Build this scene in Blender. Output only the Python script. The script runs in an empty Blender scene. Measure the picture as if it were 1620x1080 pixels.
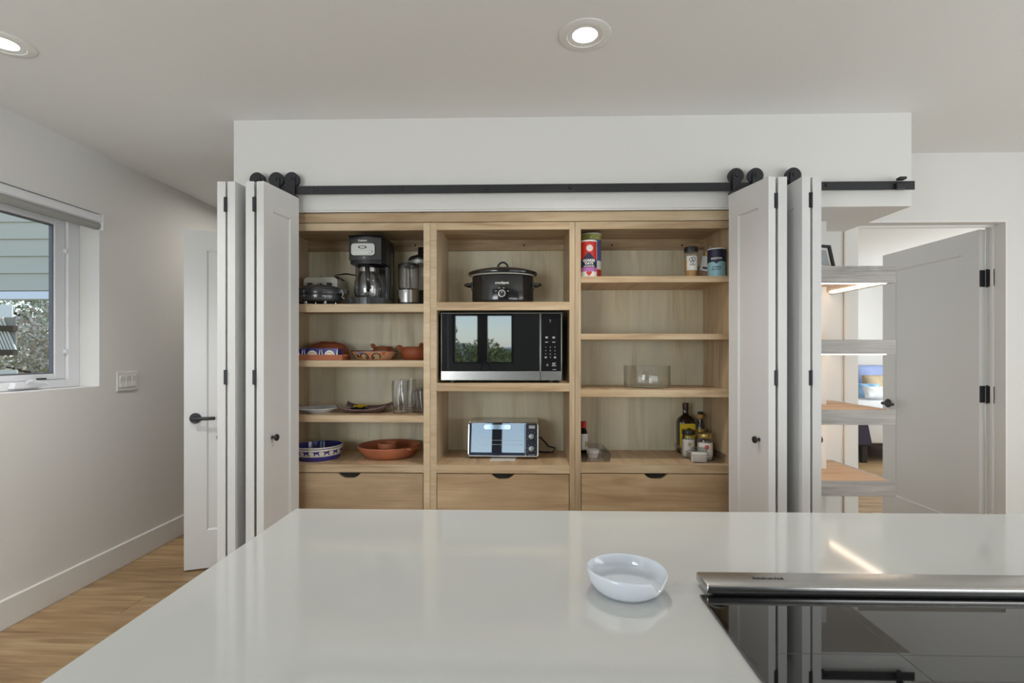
import bpy, bmesh, math, random
from mathutils import Matrix, Vector
random.seed(7)
PI = math.pi
SC = bpy.context.scene
COL = SC.collection

# ------------------------------------------------------------------ camera, light, exposure
EYE = 1.29
YAW = math.atan(0.025)
cam_d = bpy.data.cameras.new('camera')
cam = bpy.data.objects.new('camera', cam_d); COL.objects.link(cam)
cam_d.sensor_fit = 'HORIZONTAL'; cam_d.sensor_width = 36.0
cam_d.lens = 800 / 1620 * 36.0
cam_d.shift_y = 18.5 / 1620
cam_d.clip_start = 0.02; cam_d.clip_end = 2000
cam.location = (0, 0, EYE); cam.rotation_euler = (PI / 2, 0, YAW)
SC.camera = cam

SC.view_settings.view_transform = 'Standard'
SC.view_settings.look = 'None'
SC.view_settings.exposure = 0.50
SC.view_settings.gamma = 1.0
SC.view_settings.use_curve_mapping = False

world = bpy.data.worlds.new('sky'); SC.world = world; world.use_nodes = True
wn = world.node_tree.nodes; wl = world.node_tree.links
sky = wn.new('ShaderNodeTexSky'); sky.sky_type = 'NISHITA'; sky.sun_disc = False
sky.sun_elevation = math.radians(50); sky.sun_rotation = math.radians(35); sky.dust_density = 0.6; sky.ozone_density = 1.5
haze = wn.new('ShaderNodeMix'); haze.data_type = 'RGBA'; haze.inputs['Factor'].default_value = 0.7
haze.inputs['B'].default_value = (1.05, 1.16, 1.38, 1)
wl.new(sky.outputs['Color'], haze.inputs['A'])
wl.new(haze.outputs['Result'], wn['Background'].inputs['Color'])
wn['Background'].inputs['Strength'].default_value = 0.55

def area_light(name, loc, rot, sx, sy, power, color):
    d = bpy.data.lights.new(name, 'AREA'); d.shape = 'RECTANGLE'; d.size = sx; d.size_y = sy
    d.energy = power; d.color = color
    o = bpy.data.objects.new(name, d); COL.objects.link(o); o.location = loc; o.rotation_euler = rot
    return o
DAY = (0.93, 0.98, 1.0)
# unseen fill lights in a daylight tint, added where no glazing is built
area_light('fill_behind_right', (2.45, -1.30, 1.25), (math.radians(108), 0, 0), 2.6, 1.9, 49, DAY)
area_light('fill_behind_left', (-1.70, -1.30, 1.45), (math.radians(104), 0, 0), 1.2, 1.5, 40, DAY)
area_light('fill_right_side', (4.05, 0.4, 1.30), (math.radians(105), 0, PI / 2), 2.6, 2.0, 33, DAY)
area_light('fill_bedroom', (6.35, 5.6, 1.5), (PI / 2, 0, PI / 2), 2.0, 1.6, 72, DAY)
area_light('hall_fill', (-1.80, 3.85, 2.40), (0, 0, 0), 0.5, 0.5, 4.4, (1.0, 0.95, 0.88))  # unseen area light added to brighten the hall
sun = bpy.data.lights.new('sun', 'SUN'); sun.energy = 3.0; sun.angle = math.radians(1.5); sun.color = (1.0, 0.96, 0.9)
suno = bpy.data.objects.new('sun', sun); COL.objects.link(suno); suno.rotation_euler = (math.radians(-42), math.radians(20), 0)

# ------------------------------------------------------------------ helpers
def X(px, Y):            # world X of a picture column on the plane Y
    u = (px - 810) / 800; c, s = math.cos(YAW), math.sin(YAW)
    return Y * (u * c - s) / (c + u * s)
def Z(px, py, Y):
    x = X(px, Y); dep = -x * math.sin(YAW) + Y * math.cos(YAW)
    return EYE + (558.5 - py) / 800 * dep

WM = {}
def thing(name, label, cat, loc=(0, 0, 0), rz=0, group=None):
    o = bpy.data.objects.new(name, None); COL.objects.link(o)
    o.empty_display_size = 0.05
    o.location = loc; o.rotation_euler = (0, 0, rz)
    o['label'] = label; o['category'] = cat
    if group: o['group'] = group
    WM[o] = Matrix.Translation(loc) @ Matrix.Rotation(rz, 4, 'Z')
    return o

def obj(name, bm, mats, parent=None, world=False, smooth=False, kind=None, label=None, loc=None, rz=0, cat=None, group=None, auto=None):
    me = bpy.data.meshes.new(name)
    o = bpy.data.objects.new(name, me); COL.objects.link(o)
    m = Matrix.Identity(4)
    if loc is not None or rz:
        l = loc or (0, 0, 0)
        o.location = l; o.rotation_euler = (0, 0, rz)
        m = Matrix.Translation(l) @ Matrix.Rotation(rz, 4, 'Z')
    if parent is not None:
        o.parent = parent
        m = WM[parent] @ m
    WM[o] = m
    if world: bm.transform(m.inverted())
    bm.normal_update()
    bm.to_mesh(me); bm.free()
    if not isinstance(mats, (list, tuple)): mats = [mats]
    for x in mats: me.materials.append(x)
    if smooth:
        for p in me.polygons: p.use_smooth = True
        a = math.radians(35 if auto is None else auto)
        try: me.set_sharp_from_angle(angle=a)
        except Exception: pass
    if kind: o['kind'] = kind
    if label: o['label'] = label
    if cat: o['category'] = cat
    if group: o['group'] = group
    return o
def struct(name, bm, mat, parent=None, **k):
    return obj(name, bm, mat, parent, kind=None if parent else 'structure', **k)
def NB(): return bmesh.new()

def box(bm, x0, x1, y0, y1, z0, z1, r=0, seg=2, mi=0):
    res = bmesh.ops.create_cube(bm, size=1.0)
    vs = res['verts']
    for v in vs:
        v.co = Vector(((x0 + x1) / 2 + v.co.x * (x1 - x0), (y0 + y1) / 2 + v.co.y * (y1 - y0), (z0 + z1) / 2 + v.co.z * (z1 - z0)))
    fs = list({f for v in vs for f in v.link_faces})
    if r > 0:
        es = list({e for v in vs for e in v.link_edges})
        q = bmesh.ops.bevel(bm, geom=es, offset=r, segments=seg, affect='EDGES', profile=0.5)
        fs = list(set(q['faces']) | {f for f in fs if f.is_valid})
    for f in fs:
        if f.is_valid: f.material_index = mi
    return bm
def B(*a, **k): return box(NB(), *a, **k)

def lathe(bm, prof, seg=32, c=(0, 0, 0), sx=1, sy=1, mi=0, axis='Z', a0=0, cap=True):
    """profile of (radius, height) turned about an axis"""
    rings = []
    def put(x, y, z):
        if axis == 'Z': p = (c[0] + x, c[1] + y, c[2] + z)
        elif axis == 'Y': p = (c[0] + x, c[1] + z, c[2] + y)
        else: p = (c[0] + z, c[1] + x, c[2] + y)
        return bm.verts.new(p)
    for r, h in prof:
        if r < 1e-6: rings.append([put(0, 0, h)])
        else: rings.append([put(r * sx * math.cos(a0 + 2 * PI * i / seg), r * sy * math.sin(a0 + 2 * PI * i / seg), h) for i in range(seg)])
    fs = []
    for A, C in zip(rings, rings[1:]):
        for i in range(seg):
            j = (i + 1) % seg
            if len(A) == 1 and len(C) == 1: continue
            if len(A) == 1: fs.append(bm.faces.new((A[0], C[j], C[i])))
            elif len(C) == 1: fs.append(bm.faces.new((A[i], A[j], C[0])))
            else: fs.append(bm.faces.new((A[i], A[j], C[j], C[i])))
    if cap:
        if len(rings[0]) > 1: fs.append(bm.faces.new(list(reversed(rings[0]))))
        if len(rings[-1]) > 1: fs.append(bm.faces.new(rings[-1]))
    for f in fs: f.material_index = mi
    bmesh.ops.recalc_face_normals(bm, faces=fs)
    return bm
def L(*a, **k): return lathe(NB(), *a, **k)
def cyl(r, h0, h1, b=0.0):
    return [(0, h0), (r - b, h0), (r, h0 + b), (r, h1 - b), (r - b, h1), (0, h1)] if b else [(0, h0), (r, h0), (r, h1), (0, h1)]

def tube(bm, pts, r, seg=10, closed=False, mi=0):
    P = [Vector(p) for p in pts]; n = len(P); rings = []
    up = Vector((0, 0, 1))
    for i, p in enumerate(P):
        if closed: t = (P[(i + 1) % n] - P[i - 1]).normalized()
        else: t = (P[min(i + 1, n - 1)] - P[max(i - 1, 0)]).normalized()
        a = up - t * up.dot(t)
        if a.length < 0.05: a = Vector((1, 0, 0)) - t * t.x
        a.normalize(); b = t.cross(a)
        rr = r[i] if isinstance(r, (list, tuple)) else r
        rings.append([bm.verts.new(p + a * rr * math.cos(2 * PI * k / seg) + b * rr * math.sin(2 * PI * k / seg)) for k in range(seg)])
        up = a
    fs = []
    m = n if closed else n - 1
    for i in range(m):
        A, C = rings[i], rings[(i + 1) % n]
        for k in range(seg):
            j = (k + 1) % seg
            fs.append(bm.faces.new((A[k], A[j], C[j], C[k])))
    if not closed:
        fs.append(bm.faces.new(list(reversed(rings[0])))); fs.append(bm.faces.new(rings[-1]))
    for f in fs: f.material_index = mi
    bmesh.ops.recalc_face_normals(bm, faces=fs)
    return bm
def T(*a, **k): return tube(NB(), *a, **k)

def prism(bm, poly, axis, a, b, mi=0):
    """2-D polygon pushed along an axis from a to b. axis Y: poly is (x,z); Z: (x,y); X: (y,z)"""
    def put(p, t):
        if axis == 'Y': return bm.verts.new((p[0], t, p[1]))
        if axis == 'Z': return bm.verts.new((p[0], p[1], t))
        return bm.verts.new((t, p[0], p[1]))
    A = [put(p, a) for p in poly]; C = [put(p, b) for p in poly]; n = len(poly)
    fs = [bm.faces.new(A), bm.faces.new(list(reversed(C)))]
    for i in range(n):
        j = (i + 1) % n
        fs.append(bm.faces.new((A[i], C[i], C[j], A[j])))
    for f in fs: f.material_index = mi
    bmesh.ops.recalc_face_normals(bm, faces=fs)
    return bm
def PR(*a, **k): return prism(NB(), *a, **k)
def rrect(x0, x1, z0, z1, r, n=5):
    P = []
    for cx, cz, a in ((x1 - r, z1 - r, 0), (x0 + r, z1 - r, PI / 2), (x0 + r, z0 + r, PI), (x1 - r, z0 + r, 1.5 * PI)):
        for i in range(n + 1):
            t = a + PI / 2 * i / n; P.append((cx + r * math.cos(t), cz + r * math.sin(t)))
    return P
def disc_poly(cx, cz, rx, rz, n=24, a=0, b=2 * PI):
    full = abs(b - a - 2 * PI) < 1e-6
    m = n if full else n + 1
    return [(cx + rx * math.cos(a + (b - a) * i / n), cz + rz * math.sin(a + (b - a) * i / n)) for i in range(m)]

def text_bm(s, size, ext=0.0003, align='CENTER', bold=0.0):
    cu = bpy.data.curves.new('lettering', 'FONT'); cu.body = s; cu.size = size; cu.align_x = align; cu.align_y = 'CENTER'
    cu.extrude = ext; cu.resolution_u = 2; cu.offset = bold
    t = bpy.data.objects.new('lettering', cu); COL.objects.link(t)
    bpy.context.view_layer.update()
    dg = bpy.context.evaluated_depsgraph_get()
    me = bpy.data.meshes.new_from_object(t.evaluated_get(dg))
    bm = NB(); bm.from_mesh(me)
    bpy.data.objects.remove(t); bpy.data.meshes.remove(me); bpy.data.curves.remove(cu)
    return bm
def text_front(s, x, y, z, size, **k):          # stands in the plane y, reads from -Y
    bm = text_bm(s, size, **k)
    bm.transform(Matrix.Translation((x, y, z)) @ Matrix.Rotation(PI / 2, 4, 'X'))
    return bm
def text_cyl(s, cx, cy, r, z, size, a=0.0, **k):   # wraps round an upright cylinder, a = turn away from -Y
    bm = text_bm(s, size, **k)
    for v in bm.verts:
        x, y, d = v.co
        t = -PI / 2 + a + x / r
        v.co = Vector((cx + (r + 0.0004 + d) * math.cos(t), cy + (r + 0.0004 + d) * math.sin(t), z + y))
    return bm
def band(cx, cy, r, z0, z1, a0, a1, n=20, f=None, th=0.0005, mi=0, bm=None):   # a label wrapped on a cylinder; f(t)->(z0,z1)
    bm = bm or NB(); rows = []
    for i in range(n + 1):
        t = i / n; a = -PI / 2 + a0 + (a1 - a0) * t
        q0, q1 = f(t) if f else (z0, z1)
        p = [(r + 0.0001, q0), (r + th, q0), (r + th, q1), (r + 0.0001, q1)]
        rows.append([bm.verts.new((cx + q * math.cos(a), cy + q * math.sin(a), z)) for q, z in p])
    fs = []
    for A, C in zip(rows, rows[1:]):
        for k in range(4): fs.append(bm.faces.new((A[k], C[k], C[(k + 1) % 4], A[(k + 1) % 4])))
    fs += [bm.faces.new(rows[0]), bm.faces.new(list(reversed(rows[-1])))]
    for f_ in fs: f_.material_index = mi
    bmesh.ops.recalc_face_normals(bm, faces=fs)
    return bm
def merge(a, b):
    me = bpy.data.meshes.new('m'); b.to_mesh(me); a.from_mesh(me); bpy.data.meshes.remove(me); b.free(); return a
def copy_tree(o, parent=None):
    c = o.copy(); COL.objects.link(c)
    if parent is not None: c.parent = parent
    for ch in list(o.children): copy_tree(ch, c)
    return c

# ------------------------------------------------------------------ materials
def srgb(r, g, b):
    f = lambda v: (v / 255 / 12.92) if v / 255 <= 0.04045 else ((v / 255 + 0.055) / 1.055) ** 2.4
    return (f(r), f(g), f(b), 1)
def mat(name, col, rough=0.5, metal=0.0, ior=None, coat=0.0, bump=None, spec=None, coat_rough=0.03):
    m = bpy.data.materials.new(name); m.use_nodes = True
    p = m.node_tree.nodes['Principled BSDF']
    p.inputs['Base Color'].default_value = col; p.inputs['Roughness'].default_value = rough
    p.inputs['Metallic'].default_value = metal
    if ior: p.inputs['IOR'].default_value = ior
    if spec is not None: p.inputs['Specular IOR Level'].default_value = spec
    if coat: p.inputs['Coat Weight'].default_value = coat; p.inputs['Coat Roughness'].default_value = coat_rough
    n = m.node_tree.nodes; l = m.node_tree.links
    tc = n.new('ShaderNodeTexCoord')
    nz = n.new('ShaderNodeTexNoise'); nz.inputs['Scale'].default_value = bump[0] if bump else 30; nz.inputs['Detail'].default_value = 3
    l.new(tc.outputs['Object'], nz.inputs['Vector'])
    # gentle unevenness of tone
    mx = n.new('ShaderNodeMix'); mx.data_type = 'RGBA'; mx.blend_type = 'MULTIPLY'
    mx.inputs['Factor'].default_value = bump[2] if bump and len(bump) > 2 else 0.06
    mx.inputs['A'].default_value = col
    l.new(nz.outputs['Color'], mx.inputs['B']); l.new(mx.outputs['Result'], p.inputs['Base Color'])
    if bump:
        b = n.new('ShaderNodeBump'); b.inputs['Strength'].default_value = bump[1]; b.inputs['Distance'].default_value = 0.002
        l.new(nz.outputs['Fac'], b.inputs['Height']); l.new(b.outputs['Normal'], p.inputs['Normal'])
    return m
def wood(name, dark, mid, light, along='X', rough=0.5, scale=1.0, cloud=0.35, cloudcol=None, fine=0.25, coat=0.0):
    m = bpy.data.materials.new(name); m.use_nodes = True
    n = m.node_tree.nodes; l = m.node_tree.links; p = n['Principled BSDF']
    p.inputs['Roughness'].default_value = rough
    if coat: p.inputs['Coat Weight'].default_value = coat; p.inputs['Coat Roughness'].default_value = 0.25
    tc = n.new('ShaderNodeTexCoord'); oi = n.new('ShaderNodeObjectInfo')
    ml = n.new('ShaderNodeMath'); ml.operation = 'MULTIPLY'; ml.inputs[1].default_value = 37.0
    l.new(oi.outputs['Random'], ml.inputs[0])
    ad = n.new('ShaderNodeVectorMath'); ad.operation = 'ADD'
    l.new(tc.outputs['Object'], ad.inputs[0]); l.new(ml.outputs[0], ad.inputs[1])
    def mapped(a, b):
        mp = n.new('ShaderNodeMapping')
        mp.inputs['Scale'].default_value = {'X': (a, b, b), 'Y': (b, a, b), 'Z': (b, b, a)}[along]
        l.new(ad.outputs[0], mp.inputs['Vector']); return mp
    def noise(mp, sc, det, dis):
        q = n.new('ShaderNodeTexNoise'); q.inputs['Scale'].default_value = sc; q.inputs['Detail'].default_value = det
        q.inputs['Distortion'].default_value = dis; l.new(mp.outputs[0], q.inputs['Vector']); return q
    g = noise(mapped(1.0 * scale, 9.0 * scale), 1.6, 5, 1.1)
    cr = n.new('ShaderNodeValToRGB'); e = cr.color_ramp.elements
    e[0].position = 0.30; e[0].color = dark; e[1].position = 0.68; e[1].color = light
    k = cr.color_ramp.elements.new(0.48); k.color = mid
    l.new(g.outputs['Fac'], cr.inputs['Fac'])
    f = noise(mapped(3 * scale, 120 * scale), 1.5, 3, 0.2)
    m1 = n.new('ShaderNodeMix'); m1.data_type = 'RGBA'; m1.blend_type = 'OVERLAY'; m1.inputs['Factor'].default_value = fine
    l.new(cr.outputs['Color'], m1.inputs['A']); l.new(f.outputs['Fac'], m1.inputs['B'])
    c = noise(mapped(1.4, 2.6), 1.8, 4, 0.4)
    rm = n.new('ShaderNodeMapRange'); rm.inputs['From Min'].default_value = 0.38; rm.inputs['From Max'].default_value = 0.68
    rm.inputs['To Max'].default_value = cloud; l.new(c.outputs['Fac'], rm.inputs['Value'])
    m2 = n.new('ShaderNodeMix'); m2.data_type = 'RGBA'; l.new(rm.outputs[0], m2.inputs['Factor'])
    l.new(m1.outputs['Result'], m2.inputs['A']); m2.inputs['B'].default_value = cloudcol or dark
    hs = n.new('ShaderNodeHueSaturation')
    mr = n.new('ShaderNodeMapRange'); mr.inputs['To Min'].default_value = 0.90; mr.inputs['To Max'].default_value = 1.08
    l.new(oi.outputs['Random'], mr.inputs['Value']); l.new(mr.outputs[0], hs.inputs['Value'])
    l.new(m2.outputs['Result'], hs.inputs['Color']); l.new(hs.outputs['Color'], p.inputs['Base Color'])
    b = n.new('ShaderNodeBump'); b.inputs['Strength'].default_value = 0.12; b.inputs['Distance'].default_value = 0.001
    l.new(f.outputs['Fac'], b.inputs['Height']); l.new(b.outputs['Normal'], p.inputs['Normal'])
    return m
def clear(name, tint=(0.97, 0.98, 0.98, 1), ior=1.45, gain=1.0, rough=0.0):
    m = bpy.data.materials.new(name); m.use_nodes = True
    n = m.node_tree.nodes; l = m.node_tree.links; n.remove(n['Principled BSDF'])
    t = n.new('ShaderNodeBsdfTransparent'); t.inputs['Color'].default_value = tint
    g = n.new('ShaderNodeBsdfGlossy'); g.inputs['Roughness'].default_value = rough
    lw = n.new('ShaderNodeLayerWeight'); lw.inputs['Blend'].default_value = 0.5
    pw = n.new('ShaderNodeMath'); pw.operation = 'POWER'; pw.inputs[1].default_value = 4.0
    l.new(lw.outputs['Facing'], pw.inputs[0])
    f0 = ((ior - 1) / (ior + 1)) ** 2
    fr = n.new('ShaderNodeMath'); fr.operation = 'MULTIPLY_ADD'; fr.inputs[1].default_value = 1 - f0; fr.inputs[2].default_value = f0
    l.new(pw.outputs[0], fr.inputs[0])
    k = n.new('ShaderNodeMath'); k.operation = 'MULTIPLY'; k.inputs[1].default_value = gain; k.use_clamp = True
    mx = n.new('ShaderNodeMixShader')
    l.new(fr.outputs[0], k.inputs[0]); l.new(k.outputs[0], mx.inputs[0]); l.new(t.outputs[0], mx.inputs[1]); l.new(g.outputs[0], mx.inputs[2])
    l.new(mx.outputs[0], n['Material Output'].inputs['Surface'])
    return m
def emit(name, col, s):
    m = bpy.data.materials.new(name); m.use_nodes = True
    p = m.node_tree.nodes['Principled BSDF']
    p.inputs['Base Color'].default_value = (0.8, 0.8, 0.8, 1)
    p.inputs['Emission Color'].default_value = col; p.inputs['Emission Strength'].default_value = s
    return m

WALL = mat('painted_wall', (0.76, 0.75, 0.725, 1), 0.7, bump=(160, 0.10, 0.03))
CEIL = mat('painted_ceiling', (0.80, 0.80, 0.785, 1), 0.8, bump=(38, 0.35, 0.03))
DOORW = mat('painted_door', (0.74, 0.74, 0.735, 1), 0.38, bump=(60, 0.02, 0.02))
TRIMW = mat('painted_trim', (0.80, 0.79, 0.77, 1), 0.4)
VINYL = mat('white_vinyl', (0.82, 0.83, 0.86, 1), 0.3)
MAPLE_X = wood('maple_across', srgb(168, 140, 106), srgb(196, 172, 138), srgb(210, 190, 158), 'X', 0.45, cloud=0.30, cloudcol=srgb(176, 142, 104))
MAPLE_Z = wood('maple_upright', srgb(160, 136, 104), srgb(186, 164, 133), srgb(200, 182, 153), 'Z', 0.45, cloud=0.30, cloudcol=srgb(180, 150, 112))
MAPLE_CURL = wood('curly_maple_upright', srgb(184, 160, 126), srgb(202, 178, 145), srgb(212, 190, 158), 'X', 0.45, scale=2.2, cloud=0.1, fine=0.15)
MAPLE_Y = wood('maple_deep', srgb(184, 154, 116), srgb(212, 182, 144), srgb(222, 196, 160), 'Y', 0.42, cloud=0.25, cloudcol=srgb(160, 124, 84))
DRAWER = wood('drawer_maple', srgb(154, 126, 94), srgb(184, 156, 122), srgb(198, 172, 138), 'X', 0.45, scale=0.8, cloud=0.5, cloudcol=srgb(148, 122, 92))
PLY = wood('plywood_back', srgb(202, 188, 154), srgb(226, 214, 182), srgb(236, 226, 198), 'Z', 0.5, scale=0.8, cloud=0.6, cloudcol=srgb(206, 204, 186), fine=0.30)
NAILER = wood('nailer_strip', srgb(138, 110, 80), srgb(182, 156, 120), srgb(206, 182, 146), 'X', 0.5, scale=1.6, cloud=0.5)
GREYW = wood('grey_wood', srgb(150, 146, 142), srgb(178, 174, 170), srgb(200, 196, 191), 'X', 0.55, scale=1.3, cloud=0.45, cloudcol=srgb(152, 148, 144), fine=0.4)
WARMW = wood('warm_shelf_wood', srgb(176, 142, 112), srgb(206, 172, 140), srgb(218, 188, 156), 'X', 0.5, cloud=0.2)
FLOORW = wood('oak_plank', srgb(134, 106, 74), srgb(170, 140, 102), srgb(190, 162, 124), 'X', 0.42, scale=1.0, cloud=0.45, cloudcol=srgb(140, 110, 74), fine=0.45)
DARKGAP = mat('dark_recess', (0.02, 0.016, 0.012, 1), 0.8)  # near-black colour carries the shade inside drawers and holes
BLACKM = mat('black_metal', (0.032, 0.033, 0.037, 1), 0.42, metal=0.3)
BLACKP = mat('black_plastic', (0.018, 0.018, 0.019, 1), 0.38)
BLACKG = mat('black_gloss', (0.012, 0.012, 0.013, 1), 0.12, ior=1.6)
GREYP = mat('dark_grey_gloss', (0.05, 0.05, 0.054, 1), 0.18, ior=1.6)
STEEL = mat('brushed_steel', (0.55, 0.54, 0.52, 1), 0.26, metal=1.0, bump=(90, 0.03, 0.08))
CHROME = mat('chrome', (0.78, 0.79, 0.80, 1), 0.08, metal=1.0)
SILVERP = mat('silver_plastic', (0.48, 0.48, 0.46, 1), 0.35, metal=0.5)
MIRGLASS = mat('dark_mirror_glass', (0.006, 0.006, 0.007, 1), 0.02, ior=3.1)
OVENGLASS = mat('oven_door_glass', (0.015, 0.02, 0.035, 1), 0.02, ior=3.2)
COOKGLASS = mat('cooktop_glass', (0.004, 0.004, 0.004, 1), 0.02, ior=2.1)
QUARTZ = mat('white_quartz', (0.63, 0.635, 0.61, 1), 0.07, ior=1.55, bump=(5, 0.0, 0.05))
PORC = mat('white_porcelain', (0.72, 0.76, 0.82, 1), 0.08, ior=1.55, coat=0.4)
CREAM = mat('cream_plastic', (0.70, 0.68, 0.60, 1), 0.3)
WHITEP = mat('white_plastic', (0.78, 0.78, 0.76, 1), 0.35)
OFFW = mat('off_white', (0.68, 0.66, 0.60, 1), 0.5)
TERRA = mat('terracotta', srgb(172, 92, 56), 0.55, bump=(14, 0.05, 0.35))
TERRA2 = mat('pale_terracotta', srgb(190, 116, 82), 0.6, bump=(14, 0.05, 0.25))
COBALT = mat('cobalt_glaze', srgb(52, 50, 132), 0.12, ior=1.55, coat=0.3)
GLAZEW = mat('cream_glaze', srgb(222, 216, 198), 0.2)
TAN = mat('tan_glaze', srgb(190, 150, 100), 0.3)
PEACH = mat('peach_glaze', srgb(200, 150, 116), 0.25)
BROWN = mat('dark_brown_glaze', srgb(58, 34, 26), 0.25)
ORANGE = mat('orange_glaze', srgb(200, 90, 50), 0.3)
SKYB = mat('sky_blue_glaze', srgb(96, 132, 196), 0.3)
OLIVE = mat('olive_glaze', srgb(176, 168, 120), 0.3)
PLUM = mat('plum_glaze', srgb(104, 78, 78), 0.15, coat=0.4)
YELLOW = mat('yellow', srgb(226, 190, 24), 0.5)
LABELY = mat('yellow_label', srgb(222, 196, 40), 0.45)
RED = mat('red', srgb(196, 42, 34), 0.45)
NAVY = mat('navy', srgb(34, 38, 66), 0.45)
PURPLE = mat('purple', srgb(176, 106, 166), 0.45)
PAPER = mat('white_paper', (0.78, 0.77, 0.74, 1), 0.6)
LIME = mat('lime_band', srgb(196, 200, 98), 0.5, bump=(120, 0.0, 0.5))
MIDBLUE = mat('mid_blue', srgb(92, 104, 158), 0.5)
AQUA = mat('pale_aqua', srgb(150, 194, 206), 0.45)
SPICE = mat('sand_spice', srgb(206, 160, 96), 0.8, bump=(400, 0.3, 0.4))
SALT = mat('pink_salt', srgb(206, 160, 136), 0.8, bump=(300, 0.4, 0.4))
GOLD = mat('gold_lid', srgb(186, 160, 96), 0.3, metal=0.7)
CORK = mat('cork', srgb(196, 158, 96), 0.8, bump=(200, 0.3, 0.4))
AMBER = clear('dark_brown_glass', (0.10, 0.05, 0.02, 1), 1.5)
GLASS = clear('clear_glass', (0.985, 0.988, 0.985, 1), 1.5, 1.3)
GLASSW = clear('window_glass', (0.95, 0.97, 0.97, 1), 1.45, 0.8)
TUMBLER = clear('tumbler_glass', (0.955, 0.955, 0.96, 1), 1.6, 1.6, 0.02)
ACRYL = clear('acrylic', (0.95, 0.945, 0.95, 1), 1.49, 1.2, 0.05)
BAGFILM = clear('bag_film', (0.95, 0.93, 0.90, 1), 1.5, 2.2, 0.15)
LENS = emit('lamp_lens', (1.0, 0.94, 0.84, 1), 6.0)
LEDM = emit('led_tape', (1.0, 0.84, 0.66, 1), 7.5)
BLINDF = mat('blind_grey', (0.36, 0.36, 0.34, 1), 0.7)
SIDING = mat('grey_green_siding', srgb(198, 192, 174), 0.7, bump=(40, 0.1, 0.06))
BARK = mat('bark', srgb(84, 72, 58), 0.9, bump=(30, 0.5, 0.3))
LEAF1 = mat('dull_leaf', srgb(150, 156, 124), 0.7, bump=(3, 0.0, 0.5))
LEAF2 = mat('pine_leaf', srgb(150, 166, 112), 0.7, bump=(3, 0.0, 0.5))
LEAF3 = mat('dry_twig', srgb(186, 178, 160), 0.8, bump=(3, 0.0, 0.4))
HILLS = mat('hazy_hills', srgb(150, 160, 184), 1.0)  # distance haze is put into the blue-grey colour of the hills
GRASS = mat('dry_grass', srgb(128, 124, 88), 1.0, bump=(2, 0.0, 0.5))
BLUEFAB = mat('blue_cotton', srgb(160, 176, 222), 0.9, bump=(18, 0.5, 0.2))
PALEBL = mat('pale_blue_cotton', srgb(150, 190, 226), 0.9, bump=(18, 0.5, 0.2))
TANFAB = mat('tan_knit', srgb(198, 180, 150), 0.95, bump=(90, 0.8, 0.4))
SHEET = mat('white_sheet', (0.80, 0.81, 0.82, 1), 0.9, bump=(12, 0.4, 0.05))
PLUMFAB = mat('plum_blanket', srgb(66, 60, 78), 0.95, bump=(60, 0.4, 0.2))
DARKT = mat('dark_backsplash', srgb(74, 78, 80), 0.35)

# ------------------------------------------------------------------ the shell
CZ = 2.44; XL = -2.443; YW = 2.466; YD = 2.965; XR = 4.2; YB = -1.4; XBED = 6.5; YBED = 8.2
floor = struct('floor', B(XL - 0.15, XBED, YB - 0.15, YBED, -0.12, -0.012), FLOORW)
plank_me = {}
def plank(x0, x1, y0):
    w = round(x1 - x0, 3)
    if w not in plank_me:
        o = obj('plank', B(0, w - 0.002, 0, 0.178, -0.012, 0.0, r=0.0012, seg=1), FLOORW, floor, loc=(x0, y0, 0)); plank_me[w] = o.data
    else:
        o = bpy.data.objects.new('plank', plank_me[w]); COL.objects.link(o); o.parent = floor; o.location = (x0, y0, 0)
def lay(xa, xb, ya, yb):
    y = ya; k = 0
    while y + 0.18 <= yb + 0.001:
        x = xa; first = [0.42, 0.86, 1.22, 0.64][k % 4]
        while x < xb - 0.02:
            w = first if x == xa else 1.22
            e = min(x + w, xb)
            plank(x, e, y); x = e
        y += 0.18; k += 1
lay(XL + 0.016, 0.40, 0.30, 4.44)
lay(1.95, 5.2, 3.10, 8.15)

ceiling = struct('ceiling', B(XL - 0.15, XBED, YB - 0.15, YBED, CZ, CZ + 0.12), CEIL)
# left wall with its window opening
WY0, WY1, WZ0, WZ1 = 1.55, 2.845, 1.10, 2.09
bm = NB()
for y0, y1, z0, z1 in ((YB, WY0, 0, CZ), (WY1, 4.6, 0, CZ), (WY0, WY1, 0, WZ0), (WY0, WY1, WZ1, CZ)):
    box(bm, XL - 0.16, XL, y0, y1, z0, z1)
struct('wall_left', bm, WALL)
# header block, piers around the pantry and the shelf niche
PX0, PX1 = -1.285, 1.052
OZ = 1.993
bm = NB()
box(bm, -1.438, 1.85, YW, YD, OZ, CZ)
box(bm, -1.438, PX0, YW, YD, 0, OZ)
box(bm, PX1, 1.40, YW, YD, 0, OZ)
box(bm, 1.40, 1.61, 2.74, YD, 0, OZ)
struct('wall_pantry', bm, WALL)
# wall with the bedroom door
DX0, DX1, DZ = 1.923, 2.75, 2.04
bm = NB()
box(bm, -1.438, DX0, YD, YD + 0.125, 0, CZ); box(bm, DX1, XBED, YD, YD + 0.125, 0, CZ); box(bm, DX0, DX1, YD, YD + 0.125, DZ, CZ)
struct('wall_bedroom_side', bm, WALL)
struct('wall_hall_end', B(XL, -1.3, 4.5, 4.6, 0, CZ), WALL)
struct('wall_hall', B(-1.438, -1.318, YD + 0.125, 3.17, 0, CZ), WALL)
bm = NB(); box(bm, XBED - 0.1, XBED, YD + 0.125, YBED, 0, CZ); struct('wall_bedroom_outer', bm, WALL)
struct('wall_bedroom_far', B(-1.3, XBED, YBED - 0.1, YBED, 0, CZ), WALL)
struct('wall_bedroom_near', B(1.70, 1.80, YD + 0.125, YBED - 0.1, 0, CZ), WALL)
struct('wall_light_block', B(-1.40, -1.30, 4.6, YBED, 0, CZ), WALL)  # unseen wall added to stop outdoor light leaking into the hall
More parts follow.
